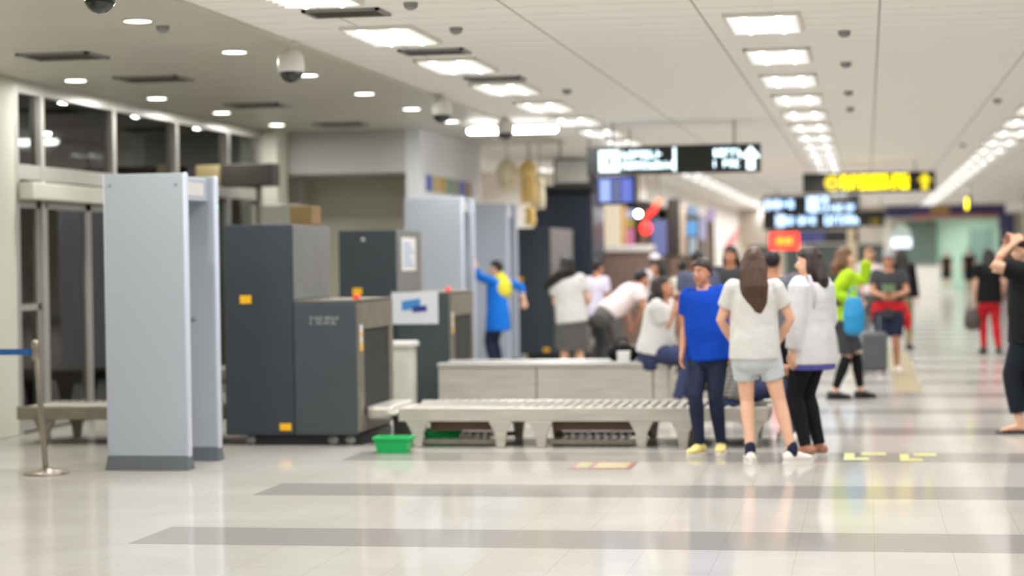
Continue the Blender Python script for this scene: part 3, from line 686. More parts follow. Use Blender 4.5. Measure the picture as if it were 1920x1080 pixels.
# ------------------------------------------------------------------ shops on the left beyond the checkpoint
WALLX = -4.6
struct('wall_shops', bx(-4.9, WALLX, 60, 92, 0, CH), mat('white_wall', (226, 220, 214), .7, var=.02))
struct('wall_shop_header', bx(-4.9, WALLX, 40.2, 60, 2.75, CH), CREAM)
struct('wall_shop_back', bx(-8.2, -8.0, 40.2, 60, 0, CH), mat('shop_back', (120, 100, 86), .7, var=.1))
for k, y in enumerate((44.6, 50.4, 56)): struct('pillar_%d' % (k + 4), bx(-4.9, WALLX + .02, y, y + .45, 0, 2.75), mat('brown_pillar', (74, 58, 50), .5))
def kiosk(px0, px1, py0, py1, Y, M, name, lab, cat, depth=.5):
    a = at(px0, py1, Y); b = at(px1, py0, Y); return a.x, b.x, max(a.z, 0), b.z
# navy booth behind the last scanner
x0, x1, z0, z1 = kiosk(1003, 1110, 362, 700, 34, NAVY, '', '', '')
o = empty('booth', (x0, 34, 0), 'dark navy booth behind the farthest scanner', 'booth')
bx(0, x1 - x0, 0, 1.6, 0, z1).build('body', NAVY, o, bevel=.02)
bx(-.1, x1 - x0 + .05, -.1, 1.7, z1 + .02, z1 + .14).build('canopy', mat('booth_canopy', (44, 42, 44), .5), o, bevel=.03)
bx(.05, x1 - x0 - .35, -.012, 0, 1.0, 1.85).build('window', mat('booth_window', (150, 148, 146), .3), o)
bx(.45, .56, -.018, -.012, 1.0, 1.85).build('window_strip', mat('booth_strip', (175, 160, 175), .3), o)
# counter shop facing the hall
x0, x1, z0, z1 = kiosk(1118, 1218, 462, 700, 36, BROWN, '', '', '')
o = empty('shop_counter', (x0, 36, 0), 'brown shop counter with a white top in front of the lit shelves', 'counter')
bx(0, x1 - x0, 0, .6, 0, z1 - .09).build('front', mat('counter_brown', (128, 104, 92), .55), o); bx(-.04, x1 - x0 + .04, -.04, .66, z1 - .09, z1 + .03).build('top', mat('counter_white', (220, 212, 205), .4), o, bevel=.01)
def panel(px0, px1, py0, py1, Y, M, lab, cat='display', depth=.25, name='display_panel', base=True):
    a = at(px0, py1, Y); b = at(px1, py0, Y); o = empty(name, (a.x, Y, 0), lab, cat)
    bx(0, b.x - a.x, 0, depth, a.z, b.z).build('panel', M, o, bevel=.01)
    if base: bx(.02, b.x - a.x - .02, .03, depth - .03, 0, a.z).build('pedestal', BROWN, o)
    return o
panel(1118, 1160, 383, 470, 37.5, emis('cream_lit', (245, 228, 196), .75), 'tall cream lit panel behind the brown counter', 'display')
panel(1161, 1171, 385, 470, 37.95, mat('tan_post', (196, 160, 100), .5), 'narrow tan panel beside the cream lit panel', 'display')
panel(1171, 1190, 392, 410, 39, emis('lavender_lit', (190, 195, 230), .7), 'lavender lit picture above the counter, beside the bright lamp', 'display', .1)
panel(1173, 1188, 414, 424, 38.6, mat('olive_box', (180, 165, 60), .5), 'olive yellow box on the shop shelf', 'display', .15)
panel(1172, 1188, 428, 464, 38.3, emis('pink_lit', (235, 120, 170), .6), 'pink and white goods panel behind the counter', 'display', .15)
panel(1222, 1248, 412, 478, 39, emis('blue_lit', (110, 130, 200), .55), 'blue lit panel right of the red neon', 'display', .15)
panel(1251, 1272, 372, 480, 41, mat('dark_brown_post', (52, 42, 38), .5), 'dark brown post of the shop front', 'post', .3, 'shop_post')
panel(1268, 1284, 384, 480, 43.5, mat('beige_post', (190, 170, 150), .5), 'beige panel of the shop front beside the dark post', 'display', .3)
panel(1288, 1308, 386, 404, 48, emis('paleblue_lit', (150, 190, 225), .6), 'pale blue lit picture at the top of the far shop', 'display', .1)
panel(1288, 1306, 414, 442, 47, emis('cyan_lit', (90, 170, 235), .9), 'bright blue lit picture in the far shop', 'display', .1)
panel(1292, 1305, 446, 480, 46.5, emis('white_lit', (200, 215, 225), .6), 'white lit display below the bright blue picture', 'display', .1)
panel(1312, 1322, 408, 450, 50, emis('lav_lit', (200, 195, 235), .7), 'narrow lavender lit display in the far shop', 'display', .1)
panel(1324, 1340, 392, 415, 52, emis('purple_lit', (200, 170, 215), .7), 'purple lit display at the end of the shops', 'display', .1)
panel(1196, 1216, 376, 396, 40.5, mat('dark_shop', (60, 52, 50), .6), 'dark shop board behind the red neon', 'display', .1)
q = at(1197, 401, 37)
o = empty('spotlight', (q.x, 37, q.z), 'very bright round white spotlight above the brown counter', 'spotlight')
MB().ell((0, 0, 0), (.055, .055, .055)).build('lamp', emis('spot_white', (235, 255, 250), 40), o, smooth=True); MB().cyl((0, .02, .04), (0, .02, CH - q.z), .012).build('stem', BLACK, o)
def neon(px, py, Y, pts, M, lab, r=.05):
    q = at(px, py, Y); o = empty('neon_sign', (q.x, Y, q.z), lab, 'neon sign', 'red neon shapes in the shop')
    MB().tube([(x, 0, z) for x, z in pts], [r] * len(pts), (0, 1, 0), 10).build('tube', M, o, smooth=True)
    MB().cyl((pts[-1][0], 0.02, pts[-1][1]), (pts[-1][0], .02, CH - q.z), .008).build('hanger', BLACK, o)
RED = emis('neon_red', (255, 34, 24), 3.0); ORG = emis('neon_orange', (255, 100, 20), 2.2)
neon(1211, 428, 37.4, [(.06 * math.cos(a_ * .55 + 1.6), .07 * math.sin(a_ * .55 + 1.6)) for a_ in range(11)], RED, 'round red neon shape, lowest over the counter', .055)
neon(1222, 400, 37.6, [(-.08, -.06), (-.02, .02), (.05, .06), (.07, .12)], RED, 'slanted red neon shape above the round one', .05)
neon(1231, 382, 37.8, [(-.03, -.03), (.02, .02), (.04, .05)], ORG, 'small orange neon shape topmost in the shop', .05)
# red flourish on white wall
mb = MB(); mb.tube([(0, 66, 1.75), (0, 68.5, 1.95), (0, 71, 2.12), (0, 73.5, 2.38), (0, 75, 2.6)], [(.02, .06), (.02, .16), (.02, .2), (.02, .14), (.02, .05)], (1, 0, 0), 8)
o = mb.build('wall_mark', mat('faded_red', (214, 120, 116), .6)); o.location = (WALLX + .01, 0, 0); tag(o, 'faded red brush mark on the far white wall', 'wall mark')

# ------------------------------------------------------------------ far end of the hall
struct('wall_end', bx(-4.6, .85, 75, 75.3, 2.2, CH), mat('end_beige', (200, 192, 178), .7, var=.03))
e = struct('window_2', MB().box(-4.6, .85, 75.02, 75.1, 1.95, 2.2).box(-4.6, .85, 75.02, 75.1, 0, .12), mat('end_beige', (200, 192, 178), .7))
for x in (-4.4, -2.35, -.45, .8): bx(x - .09, x + .09, 74.9, 75.2, 0, 2.2).build('mullion', mat('tan_mullion', (206, 186, 158), .6), e)
for a, b in ((-4.3, -2.45), (-2.25, -.55), (-.35, .7)): bx(a, b, 75.05, 75.07, .12, 1.95).build('pane', mat('dark_glass', (84, 92, 90), .12, spec=.6), e)
struct('pillar_7', bx(-2.62, -2.42, 60, 60.2, 0, CH), mat('tan_mullion', (206, 186, 158), .6)); struct('pillar_8', bx(-.55, -.35, 60, 60.2, 0, CH), mat('tan_mullion', (206, 186, 158), .6))
struct('wall_end_mint', bx(2.5, 6.0, 90, 90.2, 0, 3.2), mat('mint_wall', (186, 222, 200), .6, var=.02))
struct('door_2', bx(1.6, 3.0, 89.7, 89.95, .9, 3.0), mat('green_dark_glass', (98, 116, 106), .2)); struct('door_3', bx(4.4, 5.3, 89.8, 89.98, 0, 2.6), mat('mint_dark', (128, 158, 146), .3))
NB = mat('navy_fascia', (58, 58, 104), .5)
o = empty('gate_fascia', (0, 72, 0), 'navy fascia beam with red stripe over the far gate', 'fascia')
bx(.66, 4.75, 0, .3, 2.85, 3.25).build('beam', NB, o); bx(1.6, 4.5, -.012, 0, 2.80, 2.90).build('stripe', mat('dull_red', (190, 100, 104), .5), o); bx(2.2, 2.85, -.014, 0, 2.95, 3.2).build('panel', mat('ochre', (170, 140, 60), .5), o)
for x in (.72, 4.65): bx(x - .12, x + .12, .02, .28, 0, 2.85).build('post', NB if x > 2 else IVORY, o)
panel(1886, 1902, 400, 450, 66, NB, 'navy advertising column at the far right', 'column', .4)
struct('pillar_9', bx(4.35, 4.75, 58, 58.4, 0, CH), mat('yellowish_pillar', (222, 216, 186), .6))
o = empty('service_counter', (1.3, 82, 0), 'long white service counter at the far end', 'counter')
bx(-.4, 1.55, 0, .7, 0, 1.1).build('front', WHITE, o); bx(-.45, 1.6, -.05, .75, 1.1, 1.16).build('top', MGREY, o)
o, w_, z0, z1 = lit_box('lit_sign', 'white lit round-topped sign with blue border far down the hall', 'sign', 1672, 1708, 446, 464, 60, emis('far_white', (240, 245, 255), 1.8), mat('blue_border', (50, 90, 170), .4), pole='floor')
n = 16; MB().prism([(w_ * .5 * math.cos(math.pi * i / n), z1 + .03 + .36 * math.sin(math.pi * i / n)) for i in range(n + 1)], .0, .08).build('dome_top', mat('mint_pale', (200, 222, 214), .5), o)

# ------------------------------------------------------------------ people
SKIN = mat('skin_light', (224, 176, 148), .5, 0, .04, 10, spec=.35); SKINT = mat('skin_tan', (190, 134, 104), .5, 0, .04, 10, spec=.35)
EYEW = mat('eye_white', (235, 232, 226), .25, 0, 0); IRIS = mat('iris', (40, 26, 18), .2, 0, 0); LIP = mat('lip', (186, 100, 92), .45, 0, .03); BROW = mat('brow', (34, 26, 22), .8)
def hair_mat(n, c): return mat(n, c, .5, 0, .3, 60, .4, spec=.4, stretch=(1, 1, .12))
HBLK = hair_mat('hair_black', (30, 24, 22)); HBRN = hair_mat('hair_brown', (74, 50, 36)); HDK = hair_mat('hair_dark_brown', (46, 34, 30)); HLT = hair_mat('hair_light_brown', (112, 78, 52))
def ik(a, t, l1, l2, pole):
    a, t = V3(a), V3(t); d = t - a; L = d.length
    if L > (l1 + l2) * .998: t = a + d * ((l1 + l2) * .998 / L); d = t - a; L = d.length
    u = d / L; x = (l1 * l1 - l2 * l2 + L * L) / (2 * L); h = math.sqrt(max(0, l1 * l1 - x * x))
    p = V3(pole); p = p - u * p.dot(u)
    p = p.normalized() if p.length > 1e-4 else V3((0, 1, 0))
    return a + u * x + p * h, t
def lerp(a, b, t): return a + (b - a) * t
def person(x, y, H, face, label, top, bot, hair, hairM, skin=SKIN, z=0, pz=.93, lean=0, side=0, hl=None, hr=None, fl_=None, fr_=None, head=(0, 0), sleeve='short', legs='long', shoe=None,
           socks=None, w=1.0, hair_len=.3, hair_off=(0, 0), hem=-.06, loose=.02, curl=.5, vox=.012, shoulders=None, kneeL=(0, 1, 0), kneeR=(0, 1, 0), elbL=None, elbR=None, barefoot=False, cap=None, fyL=12, fyR=-12, stock=None, flare=1.0, hwide=1.0):
    s = H / 1.70
    if shoulders is None: shoulders = .165 * w
    R = Matrix.Rotation(math.radians(face), 3, 'Z'); Ri = R.transposed()
    def loc(p): return Ri @ (V3(p) / s)                     # world offset (metres) -> body frame
    P = V3((0, 0, pz / s if pz != .93 else .93))
    T = Matrix.Rotation(math.radians(-lean), 3, 'X') @ Matrix.Rotation(math.radians(side), 3, 'Y')
    tp = lambda v: P + T @ V3(v)
    shL, shR = tp((-shoulders, -.005, .452)), tp((shoulders, -.005, .452)); nb = tp((0, -.005, .50))
    HR = T.to_quaternion().slerp(Matrix.Identity(3).to_quaternion(), .7).to_matrix() @ Matrix.Rotation(math.radians(head[0]), 3, 'Z') @ Matrix.Rotation(math.radians(-head[1]), 3, 'X')
    hc = nb + (T @ V3((0, .012, .085))) + HR @ V3((0, .01, .045))
    hj = lambda v: hc + HR @ V3(v)
    hipL, hipR = P + V3((-.085, 0, -.03)), P + V3((.085, 0, -.03))
    aL = loc(fl_) if fl_ else V3((-.10, 0, .085)); aR = loc(fr_) if fr_ else V3((.10, 0, .085))
    knL, aL = ik(hipL, aL, .42, .42, kneeL); knR, aR = ik(hipR, aR, .42, .42, kneeR)
    wL = loc(hl) if hl else V3((-.235 * w, .04, .86)); wR = loc(hr) if hr else V3((.235 * w, .04, .86))
    elL, wL = ik(shL, wL, .285, .245, elbL or (-.35, -1, -.1)); elR, wR = ik(shR, wR, .285, .245, elbR or (.35, -1, -.1))
    sd = T @ V3((1, 0, 0))
    prof = [(-.11, .10, .085), (-.04, .168, .118), (.04, .165, .112), (.14, .135, .098), (.25, .145, .105), (.36, .162, .112), (.43, .150, .095), (.475, .105, .075), (.51, .058, .056)]
    def torso(mb, u0, u1, off, fl=1.0, cap=True):
        us = [p for p in prof if u0 < p[0] < u1]
        def q(u):
            for a, b in zip(prof[:-1], prof[1:]):
                if a[0] <= u <= b[0]: t = (u - a[0]) / (b[0] - a[0]); return (u, lerp(a[1], b[1], t), lerp(a[2], b[2], t))
            return (u,) + (prof[0][1:] if u < prof[0][0] else prof[-1][1:])
        L = [q(u0)] + us + [q(u1)]
        if off and u0 < .2:                                     # clothing hangs straight below the chest
            L = [(u, max(a, .180 / min(w, 1) - .022 * min(1, max(0, (u + .1) / .4))) if u < .34 else a, max(b, .130 / min(w, 1) - .02 * min(1, max(0, (u + .1) / .4))) if u < .34 else b) for u, a, b in L]
        k = lambda u: lerp(fl, 1, min(1, max(0, (u - u0) / .35)))
        mb.tube([tp((0, -.012 if u < .1 else 0, u)) for u, a, b in L], [((a * w + off) * k(u), (b * w + off) * k(u)) for u, a, b in L], sd, 18, cap)
    def arm(mb, sh, el, wr, off, f):
        pts = [sh, lerp(sh, el, .5), el, lerp(el, wr, .35), wr]; rr = [.052, .047, .040, .039, .026]
        if f <= 1: k = f * 2; pts = [sh, lerp(sh, el, min(f, .5))] + ([lerp(sh, el, f)] if f > .5 else []); rr = [.055, .052] + ([.050] if f > .5 else [])
        elif f < 2: pts = [sh, lerp(sh, el, .5), el, lerp(el, wr, .5), lerp(el, wr, f - 1)]; rr = [.054, .049, .044, .042, .034]
        mb.tube(pts, [r * w + off for r in rr], (0, 0, 1) if abs((el - sh).normalized().z) < .7 else (1, 0, 0), 12, off == 0)
    def leg(mb, hp, kn, an, off, f, k0=1.0, k1=1.0):
        pts = [hp + V3((0, 0, .02)), lerp(hp, kn, .45), kn, lerp(kn, an, .3), lerp(kn, an, .7), an]; rr = [.088, .078, .056, .056, .042, .036]
        if f <= 1: pts = [pts[0], lerp(hp, kn, f * .5), lerp(hp, kn, f)]; rr = [.09, .086, lerp(.088, .062, f)]
        elif f < 2: pts = pts[:4] + [lerp(kn, an, f - 1)]; rr = [.088, .08, .062, .062, .055]
        n = len(pts); mb.tube(pts, [(r * w + off) * lerp(k0, k1, i / (n - 1)) for i, r in enumerate(rr)], (1, 0, 0) if abs((kn - hp).normalized().x) < .8 else (0, 1, 0), 12, off == 0)
    def hand(mb, hb, el, wr, left, cl_):
        d = (wr - el).normalized(); t = V3((0, 1, 0)) if abs(d.y) < .75 else V3((0, 0, 1))
        t = (t - d * t.dot(d)).normalized(); nrm = d.cross(t).normalized(); c = V3((0, 0, wr.z)) - wr
        if nrm.dot(V3((-wr.x, -.05, 0))) < 0: nrm = -nrm
        pe = wr + d * .088
        mb.tube([wr - d * .01, wr + d * .03, wr + d * .06, pe], [(.026, .02), (.036, .017), (.040, .016), (.038, .014)], t, 12)
        for i, (o_, ln) in enumerate(((.030, .068), (.010, .078), (-.010, .072), (-.029, .056))):
            b = wr + d * .075 + t * o_; p = [b]; a = cl_ * .25; fd = d + t * (o_ * 1.6)
            for k in range(3):
                v = (fd.normalized() * math.cos(a) + nrm * math.sin(a)); b = b + v * ln * (.45, .32, .23)[k] * (1.15 if k == 0 else 1); p.append(b); a += cl_ * .75
            hb.tube(p, [.0095, .0090, .0082, .0070], t, 8)
        b = wr + d * .022 + t * .026; v = (t * .75 + d * .65 + nrm * .25).normalized(); v2 = (t * .25 + d * .9 + nrm * (.25 + cl_ * .3)).normalized()
        hb.tube([b, b + v * .04, b + v * .04 + v2 * .03, b + v * .04 + v2 * .052], [.0125, .0115, .0098, .008], nrm, 8)
    # ---- body: one continuous surface
    mb = MB(); hb = MB()
    torso(mb, -.11, .51, 0)
    mb.tube([tp((0, -.01, .47)), tp((0, -.002, .53)), hj((0, -.02, -.07)), hj((0, -.02, -.02))], [.062, .053, .052, .05], sd, 14)
    for sh, el, wr, lf in ((shL, elL, wL, 1), (shR, elR, wR, 0)):
        mb.ell(sh, (.054 * w,) * 3, None, 12, 8); mb.tube([tp((0, -.01, .475)), sh], [(.05, .045), (.045, .045)], (0, 1, 0), 12); arm(mb, sh, el, wr, 0, 2); hand(mb, hb, el, wr, lf, curl)
    for hp, kn, an, fy in ((hipL, knL, aL, fyL), (hipR, knR, aR, fyR)):
        leg(mb, hp, kn, an, 0, 2); rz_ = Matrix.Rotation(math.radians(fy), 3, 'Z')
        fd = (kn - an).cross(V3((1, 0, 0))); fd = V3((0, 1, -.0))
        toe_z = -an.z + .03 if an.z < .12 else -.07
        mb.tube([an + rz_ @ V3((0, -.035, toe_z * .75)), an + rz_ @ V3((0, .02, toe_z * .55)), an + rz_ @ V3((0, .09, toe_z * .8)), an + rz_ @ V3((0, .155, toe_z))], [(.032, .034), (.036, .036), (.042, .024), (.034, .014)], rz_ @ V3((1, 0, 0)), 12)
    HM = Matrix.Translation(hc) @ HR.to_4x4()
    mb.ell((0, -.012, .030), (.073, .092, .086), HM, 18, 12)
    mb.ell((0, .020, -.030), (.060, .070, .082), HM, 16, 12)
    mb.ell((0, .058, -.094), (.026, .024, .020), HM, 10, 8)
    mb.tube([hj((0, .082, .012)), hj((0, .100, -.018)), hj((0, .098, -.030))], [.009, .013, .014], HR @ V3((1, 0, 0)), 8)
    for k in (-1, 1): mb.ell((k * .072, -.008, -.008), (.010, .020, .032), HM, 10, 8)
    body = mb.build('person', skin, None, remesh=vox * s, it=3)
    base = len(body.data.vertices)
    # fingers joined into the body's mesh, rooted in the palms
    me = body.data; vs = [v.co.copy() for v in me.vertices]; fs = [tuple(p.vertices) for p in me.polygons]
    n0 = len(vs); vs += [V3(v) for v in hb.v]; fs += [tuple(i + n0 for i in f) for f in hb.f]
    nm = bpy.data.meshes.new('person'); nm.from_pydata([tuple(v) for v in vs], [], fs); nm.materials.append(skin); nm.polygons.foreach_set('use_smooth', [True] * len(nm.polygons))
    body.data = nm; bpy.data.meshes.remove(me)
    body.location = (x, y, z); body.rotation_euler = (0, 0, math.radians(face)); body.scale = (s, s, s)
    tag(body, label, 'person')
    # ---- face
    for k in (-1, 1):
        e = MB(); e.ell((k * .030, .075, .004), (.0115, .011, .0065), HM, 10, 8); e.cur = 1; e.ell((k * .030, .0825, .004), (.006, .0045, .006), HM, 8, 6)
        e.build('eye', [EYEW, IRIS], body, True)
        MB().tube([hj((k * .014, .088, .026)), hj((k * .03, .086, .031)), hj((k * .046, .074, .027))], [.0035, .0045, .003], (0, 0, 1), 6).build('eyebrow', BROW, body, True)
    MB().ell((0, .084, -.060), (.021, .008, .0075), HM, 10, 8).build('lips', LIP, body, True)
    # ---- hair
    def hf(d):
        sm = lambda t: min(1, max(0, t)) ** 2 * (3 - 2 * min(1, max(0, t)))
        k = sm((d.y - .0) / .3) * sm((.44 - .25 * abs(d.x) - d.z) / .22)
        q = sm((-.05 - d.z) / .25) * sm((d.y + .35) / .25)
        return 1 - .20 * max(k, q)
    mb = MB(); mb.ell((0, -.016, .036), (.086, .104, .098), HM, 24, 16, hf)
    if hair in ('long', 'bob'):
        ln = hair_len
        g0 = hj((0, -.045, .03)); ox, oy = hair_off
        pts = [g0, hj((0, -.085, -.05))]
        back = V3((0, -.15 - .10 * math.sin(math.radians(max(0, -lean))), 0))
        e_ = V3((g0.x + ox, g0.y - .085 + oy, g0.z - ln))
        pts += [lerp(pts[1], e_, .35) + V3((0, -.02, 0)), lerp(pts[1], e_, .7), e_]
        rr = [(.084, .07), (.098, .058), (.105, .052), (.085, .042), (.035, .018)] if hair == 'long' else [(.084, .07), (.092, .06), (.092, .055), (.088, .05), (.07, .035)]
        mb.tube(pts, [(a * hwide, b) for a, b in rr], HR @ V3((1, 0, 0)), 16)
        for k in (-1, 1):
            l2 = min(ln, .24 if hair == 'long' else .15); mb.tube([hj((k * .07, -.02, .04)), hj((k * .083, -.025, -.04)), hj((k * .082, -.035, -.04 - l2 * .6))], [.022, .03, .022], (0, 1, 0), 10)
    if hair == 'bun':
        for k in (-1, 1): mb.tube([hj((k * .066, .012, .06)), hj((k * .078, -.01, .01)), hj((k * .07, -.04, -.03))], [.018, .017, .014], (0, 1, 0), 10)
    if hair == 'pony': mb.tube([hj((0, -.09, .03)), hj((0, -.14, .01)), hj((0, -.15, -.08)), hj((0, -.13, -.16))], [.03, .034, .03, .012], (1, 0, 0), 10)
    if hair == 'bun': mb.ell((0, -.11, .05), (.045, .04, .045), HM, 12, 8)
    mb.build('hair', hairM, body, remesh=.010, it=3)
    if cap:
        c = MB().ell((0, -.014, .052), (.092, .110, .090), HM, 20, 12, lambda d: 1 if d.z > -.05 else .7)
        c.tube([hj((0, .06, .055)), hj((0, .12, .05)), hj((0, .165, .038))], [(.075, .010), (.07, .008), (.04, .006)], HR @ V3((1, 0, 0)), 12)
        c.build('cap', cap, body, remesh=.010, it=2)
    # ---- clothes
    if top:
        mb = MB(); torso(mb, hem, .47, loose, flare, False); mb.tube([tp((0, 0, .44)), tp((0, 0, .485))], [(.10 * w, .085), (.062, .064)], sd, 14)
        f = {'short': .62, 'none': 0, 'long': 1.95, 'elbow': 1.05, 'three': 1.45}[sleeve]
        for sh, el, wr in ((shL, elL, wL), (shR, elR, wR)):
            if f: mb.ell(sh, (.056 * w + loose * .45,) * 3, None, 12, 8); mb.tube([tp((0, -.005, .47)), lerp(tp((0, -.005, .475)), sh, .45), sh], [(.06, .05), (.055, .045), (.05, .05)], (0, 1, 0), 12); arm(mb, sh, el, wr, loose * .8, f); mb.tube([tp((0, 0, .42)), sh], [(.1, .08), (.055, .06)], (0, 1, 0), 12)
        mb.build('shirt' if sleeve != 'long' else 'jacket', top, body, remesh=vox * s, it=9)
    if bot:
        mb = MB(); f = {'long': 2, 'shorts': .60, 'knee': .95, 'crop': 1.78, 'skirt': 0}[legs]
        torso(mb, -.11, .06, .012)
        if legs == 'skirt':
            kz = lerp(P.z, min(knL.z, knR.z), .95); mb.tube([P + V3((0, 0, .04)), P + V3((0, 0, -.12)), V3((lerp(knL.x, knR.x, .5), lerp(knL.y, knR.y, .5) - .01, kz))], [(.17, .12), (.2, .14), (.22, .15)], (1, 0, 0), 18, False)
        else:
            o_ = {'long': .014, 'shorts': .022, 'knee': .03, 'crop': .018}[legs]
            for hp, kn, an in ((hipL, knL, aL), (hipR, knR, aR)): leg(mb, hp, kn, an, o_, f)
        mb.build({'long': 'trousers', 'shorts': 'shorts', 'knee': 'shorts', 'crop': 'trousers', 'skirt': 'skirt'}[legs], bot, body, remesh=vox * s, it=3)
    for hp, kn, an, fy in ((hipL, knL, aL, fyL), (hipR, knR, aR, fyR)):
        rz_ = Matrix.Rotation(math.radians(fy), 3, 'Z')
        if stock: mb = MB(); mb.tube([lerp(kn, an, k) for k in (.08, .35, .7, .84)], [.064, .064, .051, .046], (1, 0, 0), 12); mb.build('stocking', stock, body, True)
        if socks: MB().tube([an + V3((0, -.005, -.02)), an + V3((0, 0, .045))], [.044, .042], (1, 0, 0), 12).build('sock', socks, body, True)
        if shoe:
            tz = -an.z + .034 if an.z < .12 else -.06
            mb = MB().tube([an + rz_ @ V3((0, -.05, tz + .015)), an + rz_ @ V3((0, .01, tz + .024)), an + rz_ @ V3((0, .09, tz + .008)), an + rz_ @ V3((0, .165, tz))], [(.040, .046), (.044, .05), (.050, .034), (.040, .022)], rz_ @ V3((1, 0, 0)), 14)
            sh_ = mb.build('shoe', shoe, body, remesh=.012, it=2)
            zz = an.z + tz - .034
            pts = [(an + rz_ @ V3((.05 * math.cos(q), .055 + .15 * math.sin(q), 0))).xy for q in [2 * math.pi * i / 16 for i in range(16)]]
            so = MB(); so.add([(a, b, zz) for a, b in pts] + [(a, b, zz + .02) for a, b in pts], [tuple(range(15, -1, -1)), tuple(range(16, 32))] + [(i, (i + 1) % 16, (i + 1) % 16 + 16, i + 16) for i in range(16)])
            so.build('sole', WHITE if shoe not in (BLACK,) else BLACK, sh_)
    if barefoot:
        for an, fy in ((aL, fyL), (aR, fyR)):
            so = MB(); rz_ = Matrix.Rotation(math.radians(fy), 3, 'Z'); pts = [(an + rz_ @ V3((.048 * math.cos(q), .055 + .15 * math.sin(q), 0))).xy for q in [2 * math.pi * i / 16 for i in range(16)]]
            so.add([(a, b, 0) for a, b in pts] + [(a, b, .016) for a, b in pts], [tuple(range(15, -1, -1)), tuple(range(16, 32))] + [(i, (i + 1) % 16, (i + 1) % 16 + 16, i + 16) for i in range(16)])
            sn = so.build('sandal', BLACK, body); MB().tube([(an.x - .048, an.y + .09, .015), (an.x - .025, an.y + .09, .052), (an.x + .025, an.y + .09, .052), (an.x + .048, an.y + .09, .015)], [.009] * 4, (0, 1, 0), 8).build('strap', BLACK, sn, True)
    def wp(v): return V3((x, y, z)) + R @ (V3(v) * s)
    return dict(body=body, wL=wp(wL), wR=wp(wR), shL=wp(shL), shR=wp(shR), head=wp(hc), elL=wp(elL), elR=wp(elR), chest=wp(tp((0, 0, .3))), P=wp(P), R=R, s=s)

C_WHITE = cloth('white_cotton', (206, 203, 199), .03); C_BLUE = cloth('royal_blue_cotton', (8, 64, 170), .06); C_DENIM = cloth('dark_denim', (38, 44, 66), .15); C_BLACK = cloth('black_cloth', (24, 24, 26)); C_DENIMB = cloth('blue_denim', (54, 62, 92), .15)
C_PALE = cloth('pale_denim', (190, 196, 200), .06); C_JACKET = cloth('off_white_jacket', (206, 206, 208), .03); C_GREY = cloth('grey_cloth', (98, 96, 96)); C_GREYP = plaid_mat('grey_pattern', (84, 84, 78), (150, 146, 138))
C_PLAID = plaid_mat('dark_plaid', (70, 68, 80), (120, 118, 130)); C_SLATE = cloth('slate_blue_cloth', (86, 90, 112)); C_LIME = cloth('lime_cloth', (176, 214, 40)); C_CHAR = cloth('charcoal_cloth', (64, 66, 68)); C_RED = cloth('red_cloth', (196, 38, 44)); C_KHAKI = cloth('khaki_cloth', (140, 128, 100))
C_LAV = cloth('lavender_cloth', (214, 206, 224), .05); C_NAVYS = cloth('navy_sock', (34, 38, 62)); C_YSHOE = mat('yellow_white_shoe', (226, 208, 130), .6, 0, .2, 20); C_WSHOE = mat('white_shoe', (232, 222, 214), .6, 0, .04); C_PINKW = cloth('pinkish_white_cloth', (226, 210, 208), .05); C_BLUEVEST = cloth('bright_blue_cloth', (22, 110, 205), .08); C_YEL = cloth('yellow_cloth', (226, 214, 60), .06); C_PURPLE = cloth('violet_blue_cloth', (88, 86, 160), .08); C_LILAC = cloth('lilac_strap', (190, 182, 186)); C_TOTE = mat('sky_blue_bag', (30, 142, 196), .5, 0, .12, 5)

# the standing group at the conveyor
g1 = person(-.835, 15.27, 1.63, 4, 'person in white tee and pale shorts standing with back turned, long brown hair', C_WHITE, C_PALE, 'long', HBRN, hl=(-.17, .16, .90), hr=(.17, .16, .90), fl_=(-.04, -.03, .085), fr_=(.27, .02, .085), fyR=-55, fyL=5, legs='shorts', shoe=C_WSHOE, socks=C_NAVYS, hair_len=.46, hair_off=(.02, 0), hem=-.115, loose=.024, head=(-6, 0), w=.98, elbL=(-1, -.5, -.2), elbR=(1, -.5, -.2), vox=.010, hwide=1.08)
g2 = person(-1.235, 15.98, 1.56, 166, 'person in royal blue tee and dark jeans standing facing the camera', C_BLUE, C_DENIM, 'bun', HDK, SKINT, hem=-.13, loose=.034, shoe=C_YSHOE, hl=(.19, -.02, .80), hr=(-.205, -.05, .80), fl_=(.085, .05, .085), fr_=(-.075, -.06, .085), head=(-14, 4), side=4, w=.93, shoulders=.148, vox=.010)
g3 = person(-.43, 15.83, 1.63, 58, 'person in off-white jacket and black trousers standing at right of the group, dark hair', C_JACKET, C_BLACK, 'long', HDK, hl=(-.13, -.17, .79), hr=(.02, .2, .85), shoe=mat('tan_flat', (170, 120, 96), .6), sleeve='long', hem=-.185, loose=.050, hair_len=.36, head=(22, 2), w=1.02, vox=.010, hwide=.9, fl_=(-.05, -.06, .085), fr_=(.05, .08, .085))
g4 = person(-2.06, 19.86, 1.66, -98, 'person in white tee and jeans sitting on the end of the belt conveyor, head bowed', C_WHITE, C_DENIMB, 'bob', HDK, SKINT, pz=.645, lean=9, hl=(.22, .10, 1.08), hr=(.20, -.10, 1.02), fl_=(.34, -.12, .17), fr_=(.24, -.32, .18), head=(0, -16), hair_len=.15, hem=-.04, loose=.04, w=1.1, shoe=C_WSHOE, elbR=(.2, -.4, -1), elbL=(-.2, -.4, -1), kneeL=(0, 1, .6), kneeR=(0, 1, .6), curl=1.3)
